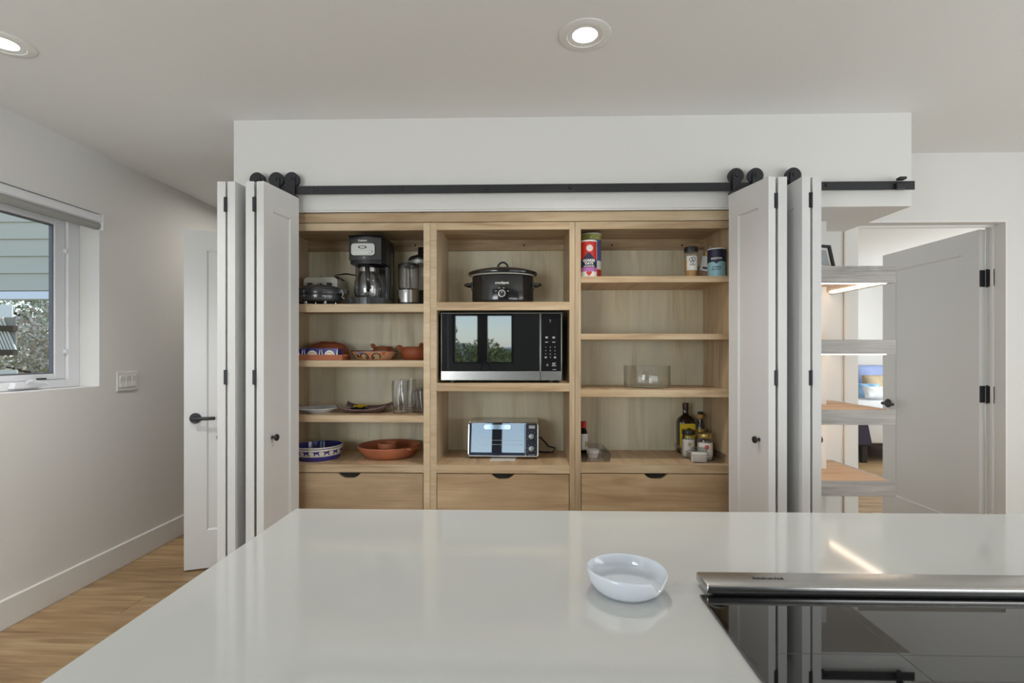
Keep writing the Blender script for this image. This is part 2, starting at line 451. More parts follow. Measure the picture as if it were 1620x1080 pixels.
struct('wall_right', B(XR, XR + 0.12, YB, YD, 0, CZ), WALL)
# wall behind the camera with the sink window the shiny appliances mirror
SX0, SX1, SZ0, SZ1 = -0.92, -0.14, 1.16, 1.79
bm = NB()
for x0, x1, z0, z1 in ((XL, SX0, 0, CZ), (SX1, XR, 0, CZ), (SX0, SX1, 0, SZ0), (SX0, SX1, SZ1, CZ)):
    box(bm, x0, x1, YB - 0.12, YB, z0, z1)
struct('wall_behind', bm, DARKT)
win2 = struct('window_2', B(-0.605, -0.475, YB - 0.10, YB - 0.02, SZ0, SZ1), BLACKM)
bm = NB()
for x0, x1, z0, z1 in ((SX0, SX0 + 0.03, SZ0, SZ1), (SX1 - 0.03, SX1, SZ0, SZ1), (SX0 + 0.03, SX1 - 0.03, SZ0, SZ0 + 0.02), (SX0 + 0.03, SX1 - 0.03, SZ1 - 0.02, SZ1)):
    box(bm, x0, x1, YB - 0.10, YB - 0.02, z0, z1)
obj('window_frame', bm, BLACKM, win2)
obj('glass_pane', B(SX0 + 0.03, -0.607, YB - 0.065, YB - 0.06, SZ0 + 0.02, SZ1 - 0.02), GLASSW, win2)
obj('glass_pane', B(-0.473, SX1 - 0.03, YB - 0.065, YB - 0.06, SZ0 + 0.02, SZ1 - 0.02), GLASSW, win2)

# baseboards
def baseboard(name, poly_axis, a, b, pos, side):
    h, t = 0.137, 0.014
    if poly_axis == 'Y':
        P = [(pos, 0), (pos + side * t, 0), (pos + side * t, h - 0.004), (pos + side * (t - 0.004), h), (pos, h)]
        struct(name, PR(P, 'Y', a, b), TRIMW)
    else:
        P = [(pos, 0), (pos + side * t, 0), (pos + side * t, h - 0.004), (pos + side * (t - 0.004), h), (pos, h)]
        struct(name, PR(P, 'X', a, b), TRIMW)
baseboard('baseboard_left', 'Y', YB, 4.5, XL, 1)
baseboard('baseboard_hall_end', 'X', XL + 0.014, -1.45, 4.5, -1)
baseboard('baseboard_bedroom_side', 'X', DX1 + 0.02, XR, YD, -1)

# ------------------------------------------------------------------ left window
FX = XL - 0.118
win = struct('window_1', B(FX - 0.04, FX + 0.004, 2.77, WY1 - 0.001, WZ0 + 0.001, WZ1 - 0.001, r=0.003), VINYL)
bm = NB()
box(bm, FX - 0.04, FX + 0.004, WY0, 2.77, WZ0 + 0.001, WZ0 + 0.045, r=0.003); box(bm, FX - 0.04, FX + 0.004, WY0, 2.77, WZ1 - 0.06, WZ1 - 0.001, r=0.003)
box(bm, FX - 0.04, FX + 0.004, WY0, WY0 + 0.07, WZ0 + 0.045, WZ1 - 0.06, r=0.003)
obj('window_frame', bm, VINYL, win)
bm = NB()
for y0, y1, z0, z1 in ((2.705, 2.768, 1.147, 2.03), (2.30, 2.345, 1.147, 2.03), (2.345, 2.705, 1.147, 1.178), (2.345, 2.705, 1.995, 2.03)):
    box(bm, FX - 0.045, FX - 0.010, y0, y1, z0, z1, r=0.004)
obj('sash', bm, VINYL, win)
bm = NB()
for y0, y1, z0, z1 in ((2.698, 2.706, 1.178, 1.995), (2.345, 2.353, 1.178, 1.995), (2.353, 2.698, 1.178, 1.186), (2.353, 2.698, 1.987, 1.995)):
    box(bm, FX - 0.038, FX - 0.018, y0, y1, z0, z1)
obj('glazing_gasket', bm, mat('grey_gasket', (0.16, 0.16, 0.18, 1), 0.6), win)
obj('glass_pane', B(FX - 0.030, FX - 0.026, 2.35, 2.70, 1.182, 1.99), GLASSW, win)
bm = NB()
for y0, y1, z0, z1 in ((WY0 + 0.07, WY0 + 0.12, 1.147, 2.03), (2.25, 2.30, 1.147, 2.03), (WY0 + 0.12, 2.25, 1.147, 1.178), (WY0 + 0.12, 2.25, 1.995, 2.03)):
    box(bm, FX - 0.045, FX - 0.010, y0, y1, z0, z1, r=0.004)
obj('sash', bm, VINYL, win)
obj('glass_pane', B(FX - 0.030, FX - 0.026, WY0 + 0.12, 2.25, 1.178, 1.995), GLASSW, win)
for z in (1.30, 1.86):
    obj('sash_clip', B(FX - 0.01, FX + 0.008, 2.752, 2.768, z - 0.012, z + 0.012, r=0.003), VINYL, win)
ck = obj('window_crank', PR([(2.44, 1.113), (2.60, 1.113), (2.585, 1.138), (2.47, 1.145), (2.45, 1.140)], 'X', FX + 0.004, FX + 0.034), VINYL, win, smooth=True)
obj('crank_handle', T([(FX + 0.04, 2.50, 1.142), (FX + 0.045, 2.52, 1.148), (FX + 0.045, 2.58, 1.137), (FX + 0.040, 2.61, 1.130)], [0.008, 0.007, 0.006, 0.007]), VINYL, ck, smooth=True)
obj('crank_badge', B(FX + 0.004, FX + 0.006, 2.585, 2.64, 1.150, 1.158), GREYP, win)

# roller blind in the head of the window
bl = thing('roller_blind', 'white roller blind cassette with grey hem rolled up at window head', 'blind', (XL, 2.2, 2.0))
P = [(XL - 0.06, 2.083), (XL + 0.004, 2.083), (XL + 0.016, 2.079), (XL + 0.022, 2.065), (XL + 0.020, 2.040), (XL + 0.010, 2.034), (XL - 0.06, 2.034)]
obj('blind_cassette', PR(P, 'Y', WY0 + 0.003, WY1 - 0.003), VINYL, bl, world=True)
P = [(XL - 0.02, 2.034), (XL + 0.008, 2.034), (XL + 0.014, 2.022), (XL + 0.012, 2.006), (XL + 0.002, 1.996), (XL - 0.02, 1.998)]
obj('hem_bar', PR(P, 'Y', WY0 + 0.008, WY1 - 0.010), BLINDF, bl, world=True)
obj('end_cap', B(XL - 0.025, XL + 0.024, WY1 - 0.0028, WY1 + 0.003, 1.994, 2.086, r=0.004), VINYL, bl, world=True)

# light switch
y0, y1, z0, z1 = 2.965, 3.128, 1.060, 1.178
sw = thing('light_switch', 'white triple rocker light switch plate on wall beside window', 'switch', (XL, 3.05, 1.12))
obj('switch_plate', B(XL, XL + 0.007, y0, y1, z0, z1, r=0.003), WHITEP, sw, world=True)
for k in range(3):
    yc = 3.0465 + (k - 1) * 0.046
    obj('rocker', PR([(XL + 0.006, 1.152), (XL + 0.013, 1.152), (XL + 0.0085, 1.119), (XL + 0.012, 1.086), (XL + 0.006, 1.086)], 'Y', yc - 0.017, yc + 0.017), WHITEP, sw, world=True)

# ------------------------------------------------------------------ shaker door mesh (x along width, y thickness)
def shaker(w, t, z0, z1, stile, top, bot, rec=0.008, slope=0.008):
    bm = NB(); fs = []
    def ring(y, x0, x1, a, b): return [bm.verts.new(p) for p in ((x0, y, a), (x1, y, a), (x1, y, b), (x0, y, b))]
    outer = []
    for s in (-1, 1):
        A = ring(s * t / 2, 0, w, z0, z1)
        Bq = ring(s * t / 2, stile, w - stile, z0 + bot, z1 - top)
        C = ring(s * (t / 2 - rec), stile + slope, w - stile - slope, z0 + bot + slope, z1 - top - slope)
        for P, Q in ((A, Bq), (Bq, C)):
            for i in range(4):
                j = (i + 1) % 4; fs.append(bm.faces.new((P[i], P[j], Q[j], Q[i])))
        fs.append(bm.faces.new(C)); outer.append(A)
    A, Bq = outer
    for i in range(4):
        j = (i + 1) % 4; fs.append(bm.faces.new((A[i], Bq[i], Bq[j], A[j])))
    bmesh.ops.recalc_face_normals(bm, faces=fs)
    return bm
def lever(parent, world_c, normal, along, z):   # rose + lever; normal/along are world 2-D unit vectors
    n = Vector((normal[0], normal[1], 0)); a = Vector((along[0], along[1], 0)); c = Vector((world_c[0], world_c[1], z))
    R = Matrix((( a.x, 0, n.x, c.x), (a.y, 0, n.y, c.y), (0, 1, 0, c.z), (0, 0, 0, 1)))
    bm = L(cyl(0.031, 0.0, 0.010, 0.003), 28); bm.transform(R)
    h = obj('door_handle', bm, BLACKM, parent, world=True, smooth=True)
    bm = L(cyl(0.011, 0.008, 0.048), 14); bm.transform(R)
    box2 = NB(); box(box2, -0.012, 0.112, -0.010, 0.010, 0.036, 0.050, r=0.006, seg=3); box2.transform(R)
    obj('lever', merge(bm, box2), BLACKM, h, world=True, smooth=True)

# white door swung open in the hall
d1a = math.radians(20)
d1 = struct('door_1', shaker(0.615, 0.035, 0.010, 2.020, 0.118, 0.118, 0.225), DOORW, loc=(-2.012, 2.945, 0), rz=d1a)
nrm = (math.sin(d1a), -math.cos(d1a)); al = (math.cos(d1a), math.sin(d1a))
lever(d1, (-2.012 + al[0] * 0.060 + nrm[0] * 0.0175, 2.945 + al[1] * 0.060 + nrm[1] * 0.0175), nrm, al, 0.905)
obj('latch_plate', B(-0.002, 0.001, -0.012, 0.012, 0.875, 0.935), BLACKM, d1)
# bedroom door, standing open at a right angle to its wall
d2 = struct('door_2', shaker(0.812, 0.035, 0.010, 2.028, 0.125, 0.130, 0.235), DOORW, loc=(2.7275, 3.085, 0), rz=PI / 2)
lever(d2, (2.71, 3.085 + 0.752), (-1, 0), (0, -1), 0.918)
for zc in (1.735, 1.045, 0.25):
    h = obj('door_hinge', B(2.7115, 2.7435, 3.0815, 3.0848, zc - 0.05, zc + 0.05, r=0.001, seg=1), BLACKM, d2, world=True)
    obj('hinge_barrel', L(cyl(0.006, -0.054, 0.054), 10, (2.7475, 3.076, zc)), BLACKM, h, world=True, smooth=True)
    obj('hinge_leaf', B(2.7442, 2.7495, 3.030, 3.072, zc - 0.05, zc + 0.05), BLACKM, h, world=True)
bm = NB()
for a, b, s in ((DX1 - 0.012, DX1, 0), (DX0, DX0 + 0.012, 0)):
    box(bm, a, b, YD + 0.065, YD + 0.080, 0, DZ)
box(bm, DX0 + 0.012, DX1 - 0.012, YD + 0.065, YD + 0.080, DZ - 0.012, DZ)
struct('trim_1', bm, TRIMW)
bm = NB()
box(bm, DX1, DX1 + 0.012, YD - 0.004, YD, 0, DZ + 0.012); box(bm, DX0, DX1, YD - 0.004, YD, DZ, DZ + 0.012)
struct('trim_2', bm, TRIMW)
struct('trim_niche_glow', B(1.838, 1.845, YD - 0.010, YD, 0, OZ - 0.002), mat('glow_tinted_trim', srgb(225, 212, 198), 0.6))  # corner bead; warm LED glow of the joint is put into its colour

# ------------------------------------------------------------------ barn door rail
ZR0, ZR1 = 2.060, 2.100
rail = thing('barn_door_rail', 'flat black steel sliding door rail bolted along header above pantry', 'rail', (0.2, YW, 2.08))
rx0, rx1 = -1.36, X(1446, 2.43)
obj('rail_bar', B(rx0, rx1, 2.424, 2.431, ZR0, ZR1, r=0.001, seg=1), BLACKM, rail, world=True)
for px in (501, 636, 769, 902, 1036, 1308, 1432):
    bx = X(px, 2.424)
    b = obj('rail_bolt', L([(0, -0.006), (0.0075, -0.005), (0.009, 0)], 6, (bx, 2.424, 2.083), axis='Y'), BLACKM, rail, world=True)
    obj('standoff', L(cyl(0.011, 0.0, YW - 2.431), 12, (bx, 2.431, 2.083), axis='Y'), BLACKM, b, world=True, smooth=True)
ex = X(1426, 2.41)
es = obj('end_stop', B(ex - 0.022, ex + 0.022, 2.408, 2.424, ZR0 - 0.004, ZR1 - 0.012, r=0.004), BLACKM, rail, world=True)
obj('stop_bumper', B(ex - 0.012, ex + 0.020, 2.400, 2.430, ZR1 + 0.002, ZR1 + 0.014, r=0.003), BLACKM, es, world=True)
struct('trim_4', B(PX0 + 0.002, PX1 - 0.002, YW + 0.002, YW + 0.016, OZ - 0.008, OZ - 0.001), TRIMW)

# ------------------------------------------------------------------ bifold doors
LW = 0.25
def leaf(root, near, far, ynear=2.178, yfar=2.425, knob=None, hinge=None, roller=None):
    dx, dy = far - near, yfar - ynear
    ang = math.atan2(dy, dx); w = math.hypot(dx, dy)
    o = obj('leaf', shaker(w, 0.0355, 0.012, 2.040, 0.062, 0.115, 0.20, rec=0.007, slope=0.006), DOORW, root,
            loc=Vector((near, ynear, 0)) - root.location, rz=ang)
    if knob:      # side +1 / -1 in the leaf's own y
        k = L([(0, 0), (0.008, 0), (0.006, 0.004), (0.0055, 0.014), (0.013, 0.018), (0.0155, 0.022), (0.0150, 0.026), (0.011, 0.029), (0, 0.030)], 20)
        k.transform(Matrix.Translation((0.055, knob * 0.01775, 0.915)) @ Matrix.Rotation(-knob * PI / 2, 4, 'X'))
        obj('knob', k, BLACKP, o, smooth=True)
    if hinge:
        for zc in (1.94, 1.185, 0.36):
            b = NB(); yb = hinge * 0.0215
            lathe(b, cyl(0.0052, -0.032, 0.032), 10, (-0.001, yb, zc))
            box(b, -0.0015, 0.001, min(yb, hinge * 0.011), max(yb, hinge * 0.011), zc - 0.032, zc + 0.032)
            obj('hinge', b, BLACKM, o)
    if roller is not None:
        zc = ZR1 + 0.030; R = 0.036
        b = L([(0, -0.010), (R, -0.010), (R, -0.006), (R - 0.006, -0.003), (R - 0.006, 0.003), (R, 0.006), (R, 0.010), (0, 0.010)], 32, (roller, 2.4275, zc), axis='Y')
        obj('roller_wheel', b, BLACKM, o, world=True, smooth=True)
        P = [(roller - 0.019, 2.040), (roller + 0.019, 2.040)] + disc_poly(roller, zc, 0.019, 0.019, 14, 0, PI)
        b = PR(P, 'Y', 2.410, 2.415)
        lathe(b, [(0, -0.006), (0.009, -0.005), (0.010, 0)], 6, (roller, 2.410, zc), axis='Y')
        lathe(b, [(0, -0.004), (0.006, -0.003), (0.007, 0)], 6, (roller, 2.410, 2.062), axis='Y')
        obj('hanger_strap', b, BLACKM, o, world=True)
        b = NB(); box(b, min(roller, far) - 0.02, max(roller, far) + 0.016, 2.385, 2.424, 2.0402, 2.047)
        obj('hanger_bracket', b, BLACKM, o, world=True)
    return o
bif = thing('bifold_door', 'folded white shaker bifold door beside pantry on the window wall side', 'door', (-1.22, 2.3, 0.0), group=None)
leaf(bif, -1.3255, -1.332, knob=1, hinge=-1)
leaf(bif, -1.2815, -1.266, roller=X(405, 2.41))
leaf(bif, -1.199, -1.219, hinge=-1, roller=X(435.5, 2.41))
leaf(bif, -1.1535, -1.1105, knob=-1, roller=X(460, 2.41))
bif2 = thing('bifold_door', 'folded white shaker bifold door beside pantry on the grey shelf side', 'door', (1.12, 2.3, 0.0))
leaf(bif2, 1.052, 0.984, knob=1, hinge=-1, roller=X(1166, 2.41))
leaf(bif2, 1.0965, 1.112, roller=X(1197, 2.41))
leaf(bif2, 1.1955, 1.186, roller=X(1257, 2.41), hinge=-1)
leaf(bif2, 1.2405, 1.255, knob=-1)

# ------------------------------------------------------------------ pantry cabinets
YF = 2.485; YK = 2.878; YT = 2.955
struct('trim_5', B(PX0 + 0.004, PX1 - 0.004, YF - 0.003, YF + 0.019, Z(800, 350.5, YF), OZ - 0.010, r=0.001, seg=1), MAPLE_X)
ZTOP = Z(800, 351.0, YF) - 0.001
zl = lambda py, px=800: Z(px, py, YF)
def cabinet(label, x0, x1, ix0, ix1, fx0, fx1, shelves, npx):
    """x0..x1 carcass, ix0..ix1 inside, fx0..fx1 frame opening, shelves = list of (top, bottom) heights"""
    t = thing('pantry_cabinet', label, 'cabinet', ((x0 + x1) / 2, 2.70, 0.0))
    zb = shelves[-1][0]; inz = 1.931
    for a, b in ((x0, ix0), (ix1, x1)):
        obj('side_panel', B(a, b, YF + 0.019, YT, 0.0, ZTOP), MAPLE_Z, t, world=True)
    obj('top_panel', B(ix0, ix1, YF + 0.019, YK, inz, ZTOP), MAPLE_X, t, world=True)
    obj('back_panel', B(ix0, ix1, YK, YK + 0.012, 0.02, inz), PLY, t, world=True)
    zt = Z(800, 363, YF)
    obj('stile', B(x0, fx0, YF, YF + 0.019, 0.0, ZTOP, r=0.0006, seg=1), MAPLE_CURL if fx0 < -0.4 and fx0 > -0.6 else MAPLE_Z, t, world=True)
    obj('stile', B(fx1, x1, YF, YF + 0.019, 0.0, ZTOP, r=0.0006, seg=1), MAPLE_CURL if -0.52 < fx1 < -0.48 else MAPLE_Z, t, world=True)
    obj('rail', B(fx0, fx1, YF, YF + 0.019, zt, ZTOP, r=0.0006, seg=1), MAPLE_X, t, world=True)
    nl = obj('nailer', B(ix0, ix1, YK - 0.018, YK, Z(800, 397, YK), inz), NAILER, t, world=True)
    for px in npx:
        hx = X(px, YK - 0.018)
        obj('screw_hole', L(cyl(0.0055, 0, 0.001), 10, (hx, YK - 0.0190, Z(px, 389, YK)), axis='Y'), DARKGAP, nl, world=True)
    for zt_, zb_ in shelves:
        s = obj('shelf', B(ix0, ix1, YF + 0.019, YK, zt_ - 0.020, zt_), MAPLE_Y, t, world=True)
        obj('shelf_lip', B(fx0, fx1, YF, YF + 0.0188, zb_, zt_, r=0.001, seg=1), MAPLE_X, s, world=True)
    # drawers
    z1 = shelves[-1][1] - 0.004
    heights = [(z1, z1 - 0.285), (z1 - 0.292, 0.10)]
    for k, (za, zc) in enumerate(heights):
        a, b = fx0 + 0.003, fx1 - 0.003; cx = (a + b) / 2; hw = 0.0565; dp = 0.024
        notch = []
        for i in range(17):
            s = -1 + 2 * i / 16
            e = 1 - abs(s)
            dz = dp * (1 - (1 - min(e * 1.35, 1)) ** 2 if e > 0.12 else (e / 0.12) ** 2 * 0.30)
            notch.append((cx + s * hw, za - dz))
        notch[0] = (cx - hw, za); notch[-1] = (cx + hw, za)
        P = [(a, zc), (b, zc), (b, za)] + list(reversed(notch)) + [(a, za)]
        d = obj('drawer', PR(P, 'Y', YF + 0.001, YF + 0.018), DRAWER, t, world=True)
        obj('drawer_box', B(a + 0.02, b - 0.02, YF + 0.0185, YF + 0.36, zc + 0.02, za - 0.045), DARKGAP, d, world=True)
    obj('drawer_shade_sheet', B(ix0, ix1, YF + 0.0188, YF + 0.03, 0.0, shelves[-1][0] - 0.021), DARKGAP, t, world=True)  # near-black sheet stands for the shade behind the drawer fronts
    return t
fL1, mL, mL1, mR0, mR, rL0 = X(670, YF), X(680.5, YF), X(690.5, YF), X(901, YF), X(909.5, YF), X(919, YF)
S_L = [(zl(480), zl(493)), (zl(570), zl(580.5)), (zl(657.5), zl(668.5)), (zl(736), zl(748.5))]
S_M = [(zl(477.5), zl(490.5)), (zl(606), zl(619)), (zl(736), zl(748.7))]
S_R = [(zl(436.6, 1030), zl(446.5, 1030)), (zl(527.7, 1030), zl(537, 1030)), (zl(616.7, 1030), zl(628, 1030)), (zl(736, 1030), zl(748.4, 1030))]
cabinet('maple pantry cabinet bay holding coffee maker, toaster and terracotta dishes', -1.270, mL - 0.0006, -1.238, fL1, -1.238, fL1, S_L, (567, 657))
cabinet('maple pantry cabinet bay holding slow cooker, microwave and toaster oven', mL + 0.0006, mR - 0.0006, mL1, mR0, mL1, mR0, S_M, (829,))
cabinet('maple pantry cabinet bay with oat canisters, glass bowl and trays of jars', mR + 0.0006, 1.040, rL0, 1.006, rL0, 1.006, S_R, (968, 1079))

# ------------------------------------------------------------------ grey corner shelves
shelf_px = [(420.5, 447), (537, 560), (648.5, 672), (761.5, 785)]
shelf_words = ['grey wood corner shelf under the soffit carrying the dark photo frame',
               'grey wood corner shelf second from top, level with bedroom bed pillows',
               'grey wood corner shelf third from top with bare warm top',
               'grey wood corner shelf lowest above the white countertop']
SZ = []
for k, (ya, yb) in enumerate(shelf_px):
    za, zb = Z(1360, ya, YW), Z(1360, yb, YW); SZ.append(za)
    t = thing('floating_shelf', shelf_words[k], 'shelf', (1.60, 2.7, zb), group='grey corner shelves')
    xr = 1.776
    P = [(1.402, YW + 0.018), (xr - 0.018, YW + 0.018), (xr - 0.018, YD - 0.001), (1.612, YD - 0.001), (1.612, 2.738), (1.402, 2.738)]
    obj('shelf_board', PR(P, 'Z', zb + 0.016, za), WARMW, t, world=True)
    obj('front_fascia', B(1.402, xr, YW, YW + 0.018, zb, za, r=0.0008, seg=1), GREYW, t, world=True)
    obj('end_fascia', B(xr - 0.018, xr, YW + 0.0182, YD - 0.001, zb, za, r=0.0008, seg=1), GREYW, t, world=True)
    if k < 3:
        obj('led_strip', B(1.41, xr - 0.03, YW + 0.020, YW + 0.028, zb - 0.0025, zb + 0.0155), LEDM, t, world=True)
        obj('led_strip', B(xr - 0.028, xr - 0.022, YW + 0.04, YD - 0.02, zb + 0.007, zb + 0.0155), LEDM, t, world=True)
# leaning picture frame on the top shelf
fw = thing('photo_frame', 'dark wooden photo frame with white mat leaning on top grey shelf', 'frame', (1.54, 2.60, SZ[0]))
tilt = Matrix.Translation((1.54, 2.60, SZ[0] + 0.001)) @ Matrix.Rotation(math.radians(16), 4, 'Z') @ Matrix.Rotation(math.radians(-14), 4, 'X')
def tr(bm): bm.transform(tilt); return bm
bm = NB()
for x0, x1, z0, z1 in ((-0.09, -0.075, 0, 0.135), (0.020, 0.035, 0, 0.135), (-0.075, 0.020, 0, 0.013), (-0.075, 0.020, 0.122, 0.135)):
    box(bm, x0, x1, -0.012, 0.006, z0, z1, r=0.001, seg=1)
obj('frame_border', tr(bm), BLACKM, fw, world=True)
obj('mat_board', tr(B(-0.075, 0.020, -0.002, 0.004, 0.013, 0.122)), PAPER, fw, world=True)
bm = NB(); box(bm, -0.062, 0.008, -0.003, -0.002, 0.026, 0.110)
obj('picture', tr(bm), mat('grey_print', (0.45, 0.47, 0.50, 1), 0.4, bump=(30, 0, 0.4)), fw, world=True)

# ------------------------------------------------------------------ kitchen island
CT = 0.92
cx0, cx1, cy0, cy1 = -0.545, 2.3, 0.16, 1.193
isl = thing('kitchen_island', 'white kitchen island base under the pale quartz top', 'island', (0.9, 0.7, 0.0))
obj('carcass', B(cx0 + 0.035, cx1 - 0.03, cy0 + 0.06, cy1 - 0.29, 0.10, CT - 0.031), TRIMW, isl, world=True)
obj('toe_kick', B(cx0 + 0.08, cx1 - 0.08, cy0 + 0.12, cy1 - 0.34, 0.0, 0.10), DARKGAP, isl, world=True)
P0 = cx0 + 0.06
for k in range(4):
    w = (cx1 - cx0 - 0.15) / 4
    bm = shaker(w - 0.01, 0.02, 0.14, CT - 0.05, 0.06, 0.06, 0.08)
    bm.transform(Matrix.Translation((P0 + k * w, cy1 - 0.279, 0)))
    obj('panel', bm, TRIMW, isl, world=True)
obj('countertop', B(cx0, cx1, cy0, cy1, CT - 0.03, CT, r=0.002, seg=2), QUARTZ,
    label='pale polished quartz worktop covering the kitchen island', cat='countertop')

# cooktop and downdraft vent
hx0 = 0.266
ck = thing('cooktop', 'black glass induction cooktop set flush in the quartz worktop', 'cooktop', (hx0 + 0.38, 0.50, CT))
obj('glass_top', B(hx0, hx0 + 0.765, 0.235, 0.775, CT + 0.0002, CT + 0.004, r=0.0012, seg=2), COOKGLASS, ck, world=True)
ZM = mat('dark_mark', (0.05, 0.05, 0.05, 1), 0.3)
obj('zone_line', B(hx0 + 0.1895, hx0 + 0.1905, 0.30, 0.74, CT + 0.004, CT + 0.0042), ZM, ck, world=True)
obj('zone_line', B(hx0 + 0.04, hx0 + 0.72, 0.6245, 0.6255, CT + 0.004, CT + 0.0041), ZM, ck, world=True)
vt = thing('downdraft_vent', 'long stainless steel downdraft vent strip behind the black cooktop', 'vent', (hx0 + 0.39, 0.80, CT))
obj('vent_cap', B(hx0 + 0.009, hx0 + 0.775, 0.771, 0.821, CT + 0.0062, CT + 0.0195, r=0.0035, seg=3), STEEL, vt, world=True, smooth=True)
obj('vent_throat', B(hx0 + 0.02, hx0 + 0.765, 0.776, 0.816, CT + 0.0002, CT + 0.0062), BLACKP, vt, world=True)
bm = text_bm('KitchenAid', 0.0105, bold=0.0002)
bm.transform(Matrix.Translation((X(1213, 0.80) , 0.797, CT + 0.0197)))
obj('lettering', bm, BLACKP, vt, world=True)

# spoon rest
sp = NB(); sx_, sy_ = X(991, 0.797), 0.797
prof = [(0.0, 0.0), (0.040, 0.0), (0.047, 0.002), (0.054, 0.008), (0.0595, 0.018), (0.0620, 0.028), (0.0622, 0.031), (0.0606, 0.0322), (0.0588, 0.030), (0.0565, 0.018), (0.0520, 0.009), (0.047, 0.0055), (0.040, 0.0045), (0.0, 0.004)]
lathe(sp, prof, 128, (0, 0, 0))
for v in sp.verts:
    a = math.atan2(v.co.y, v.co.x); r = math.hypot(v.co.x, v.co.y)
    if r > 0.044:
        da = a - math.radians(-56); g = math.exp(-(da / (0.10 if da < 0 else 0.36)) ** 2)
        v.co.z -= g * max(0, v.co.z - 0.007) * 0.55
        lip = math.exp(-((abs((a - math.radians(-130) + PI) % (2 * PI) - PI)) / 1.1) ** 2)
        v.co.z += lip * v.co.z * 0.16
obj('spoon_rest', sp, PORC, smooth=True, loc=(sx_, sy_, CT), label='white porcelain spoon rest with notched rim on the worktop', cat='spoon rest', auto=60)

# ------------------------------------------------------------------ recessed lamps
lamp_proto = None
for (lx, ly, lab) in ((0.218, 1.834, 'round recessed ceiling lamp above the slow cooker bay'), (-1.935, 1.829, 'round recessed ceiling lamp above the window wall corner')):
    t = thing('recessed_lamp', lab, 'lamp', (lx, ly, CZ), group='recessed ceiling lamps')
    obj('trim_ring', L([(0.064, -0.0002), (0.094, -0.0002), (0.094, -0.003), (0.090, -0.005), (0.066, -0.006), (0.0635, -0.004)], 48, (0, 0, 0), cap=False), mat('lamp_ring', (0.80, 0.79, 0.77, 1), 0.4), t, smooth=True)
    bm = NB()
    pr = []
    for k in range(6): pr += [(0.0635 - k * 0.0032, -0.0015 + k * 0.0003), (0.0612 - k * 0.0032, -0.0013 + k * 0.0003)]
    obj('baffle', lathe(bm, pr, 48, (0, 0, -0.002), cap=False), WHITEP, t, smooth=True)
    obj('lens', L([(0, -0.0012), (0.0450, -0.0012), (0.0450, -0.0005), (0, -0.0005)], 40), LENS, t)
    d = bpy.data.lights.new('lamp_light', 'SPOT'); d.energy = 26 if lx > 0 else 38; d.spot_size = math.radians(125); d.spot_blend = 0.8; d.color = (1.0, 0.96, 0.91); d.shadow_soft_size = 0.05
    o = bpy.data.objects.new('lamp_light', d); COL.objects.link(o); o.parent = t; o.location = (0, 0, -0.02)
#CONTENTS
# ------------------------------------------------------------------ upper shelf by the windows: small appliances
z1 = S_L[0][0] + 0.0002
# toaster
tx, ty = X(507, 2.72), 2.795
t = thing('toaster', 'cream toaster with black levers and dial behind the waffle iron', 'toaster', (tx, ty, z1))
w = 0.092
P = rrect(-w, w, 0.012, 0.168, 0.022, 5)
obj('body', PR(P, 'Y', -0.075, 0.079), CREAM, t, smooth=True)
obj('base', B(-w + 0.008, w - 0.008, -0.068, 0.074, 0.0, 0.0125, r=0.002), BLACKP, t)
for s in (-1, 1):
    obj('slot', B(-0.072, 0.072, 0.008 + s * 0.032 - 0.014, 0.008 + s * 0.032 + 0.014, 0.1672, 0.1690), BLACKP, t)
    lv = obj('lever', B(s * 0.052 - 0.013, s * 0.052 + 0.013, -0.094, -0.0755, 0.112, 0.136, r=0.003), BLACKP, t)
    obj('lever_slot', B(s * 0.052 - 0.004, s * 0.052 + 0.004, -0.0765, -0.0752, 0.05, 0.112), BLACKP, t)
    obj('guide', PR([(s * 0.042 - 0.012, 0.1692), (s * 0.042 + 0.012, 0.1692), (s * 0.042 + 0.008, 0.186), (s * 0.042 - 0.008, 0.190)], 'Y', 0.04, 0.062), BLACKP, t)
d = obj('dial', L([(0, -0.016), (0.013, -0.015), (0.015, 0.0), (0, 0.0)], 20, (0, -0.0752, 0.122), axis='Y'), BLACKP, t, smooth=True)
obj('dial_mark', B(-0.0015, 0.0015, -0.0925, -0.0905, 0.124, 0.133), WHITEP, d)
# cord from toaster across to the coffee maker
cz = 1.715
obj('power_cord', T([(tx + 0.05, 2.872, z1 + 0.10), (tx + 0.075, 2.872, z1 + 0.17), (X(530, 2.86), 2.862, Z(530, 435, 2.86)), (X(548, 2.868), 2.868, Z(548, 433, 2.868)), (X(566, 2.868), 2.868, Z(566, 436, 2.868)), (X(580, 2.868), 2.868, z1 + 0.06), (X(586, 2.868), 2.868, z1 + 0.01)], 0.0045), BLACKP, t, world=True, smooth=True)
# waffle iron
wx, wy = -1.056, 2.600
t = thing('waffle_iron', 'round black waffle iron with silver feet in front of the toaster', 'waffle iron', (wx, wy, z1))
obj('lower_housing', L([(0, 0.018), (0.094, 0.018), (0.105, 0.024), (0.109, 0.040), (0.109, 0.050), (0, 0.050)], 40), GREYP, t, smooth=True)
obj('seam_ring', L([(0.107, 0.050), (0.1095, 0.0515), (0.1095, 0.0575), (0.107, 0.059)], 40), BLACKP, t, smooth=True)
obj('lid', L([(0, 0.059), (0.109, 0.059), (0.110, 0.072), (0.106, 0.086), (0.095, 0.096), (0.06, 0.104), (0, 0.107)], 40), GREYP, t, smooth=True)
obj('trim_band', L([(0.1092, 0.079), (0.1108, 0.081), (0.1092, 0.084), (0.106, 0.0845)], 40, cap=False), GREYP, t, smooth=True)
for a in (-2.2, -0.95, 0.9, 2.3):
    obj('foot', L(cyl(0.007, 0.0, 0.020), 12, (0.085 * math.cos(a), 0.085 * math.sin(a), 0)), CHROME, t, smooth=True)
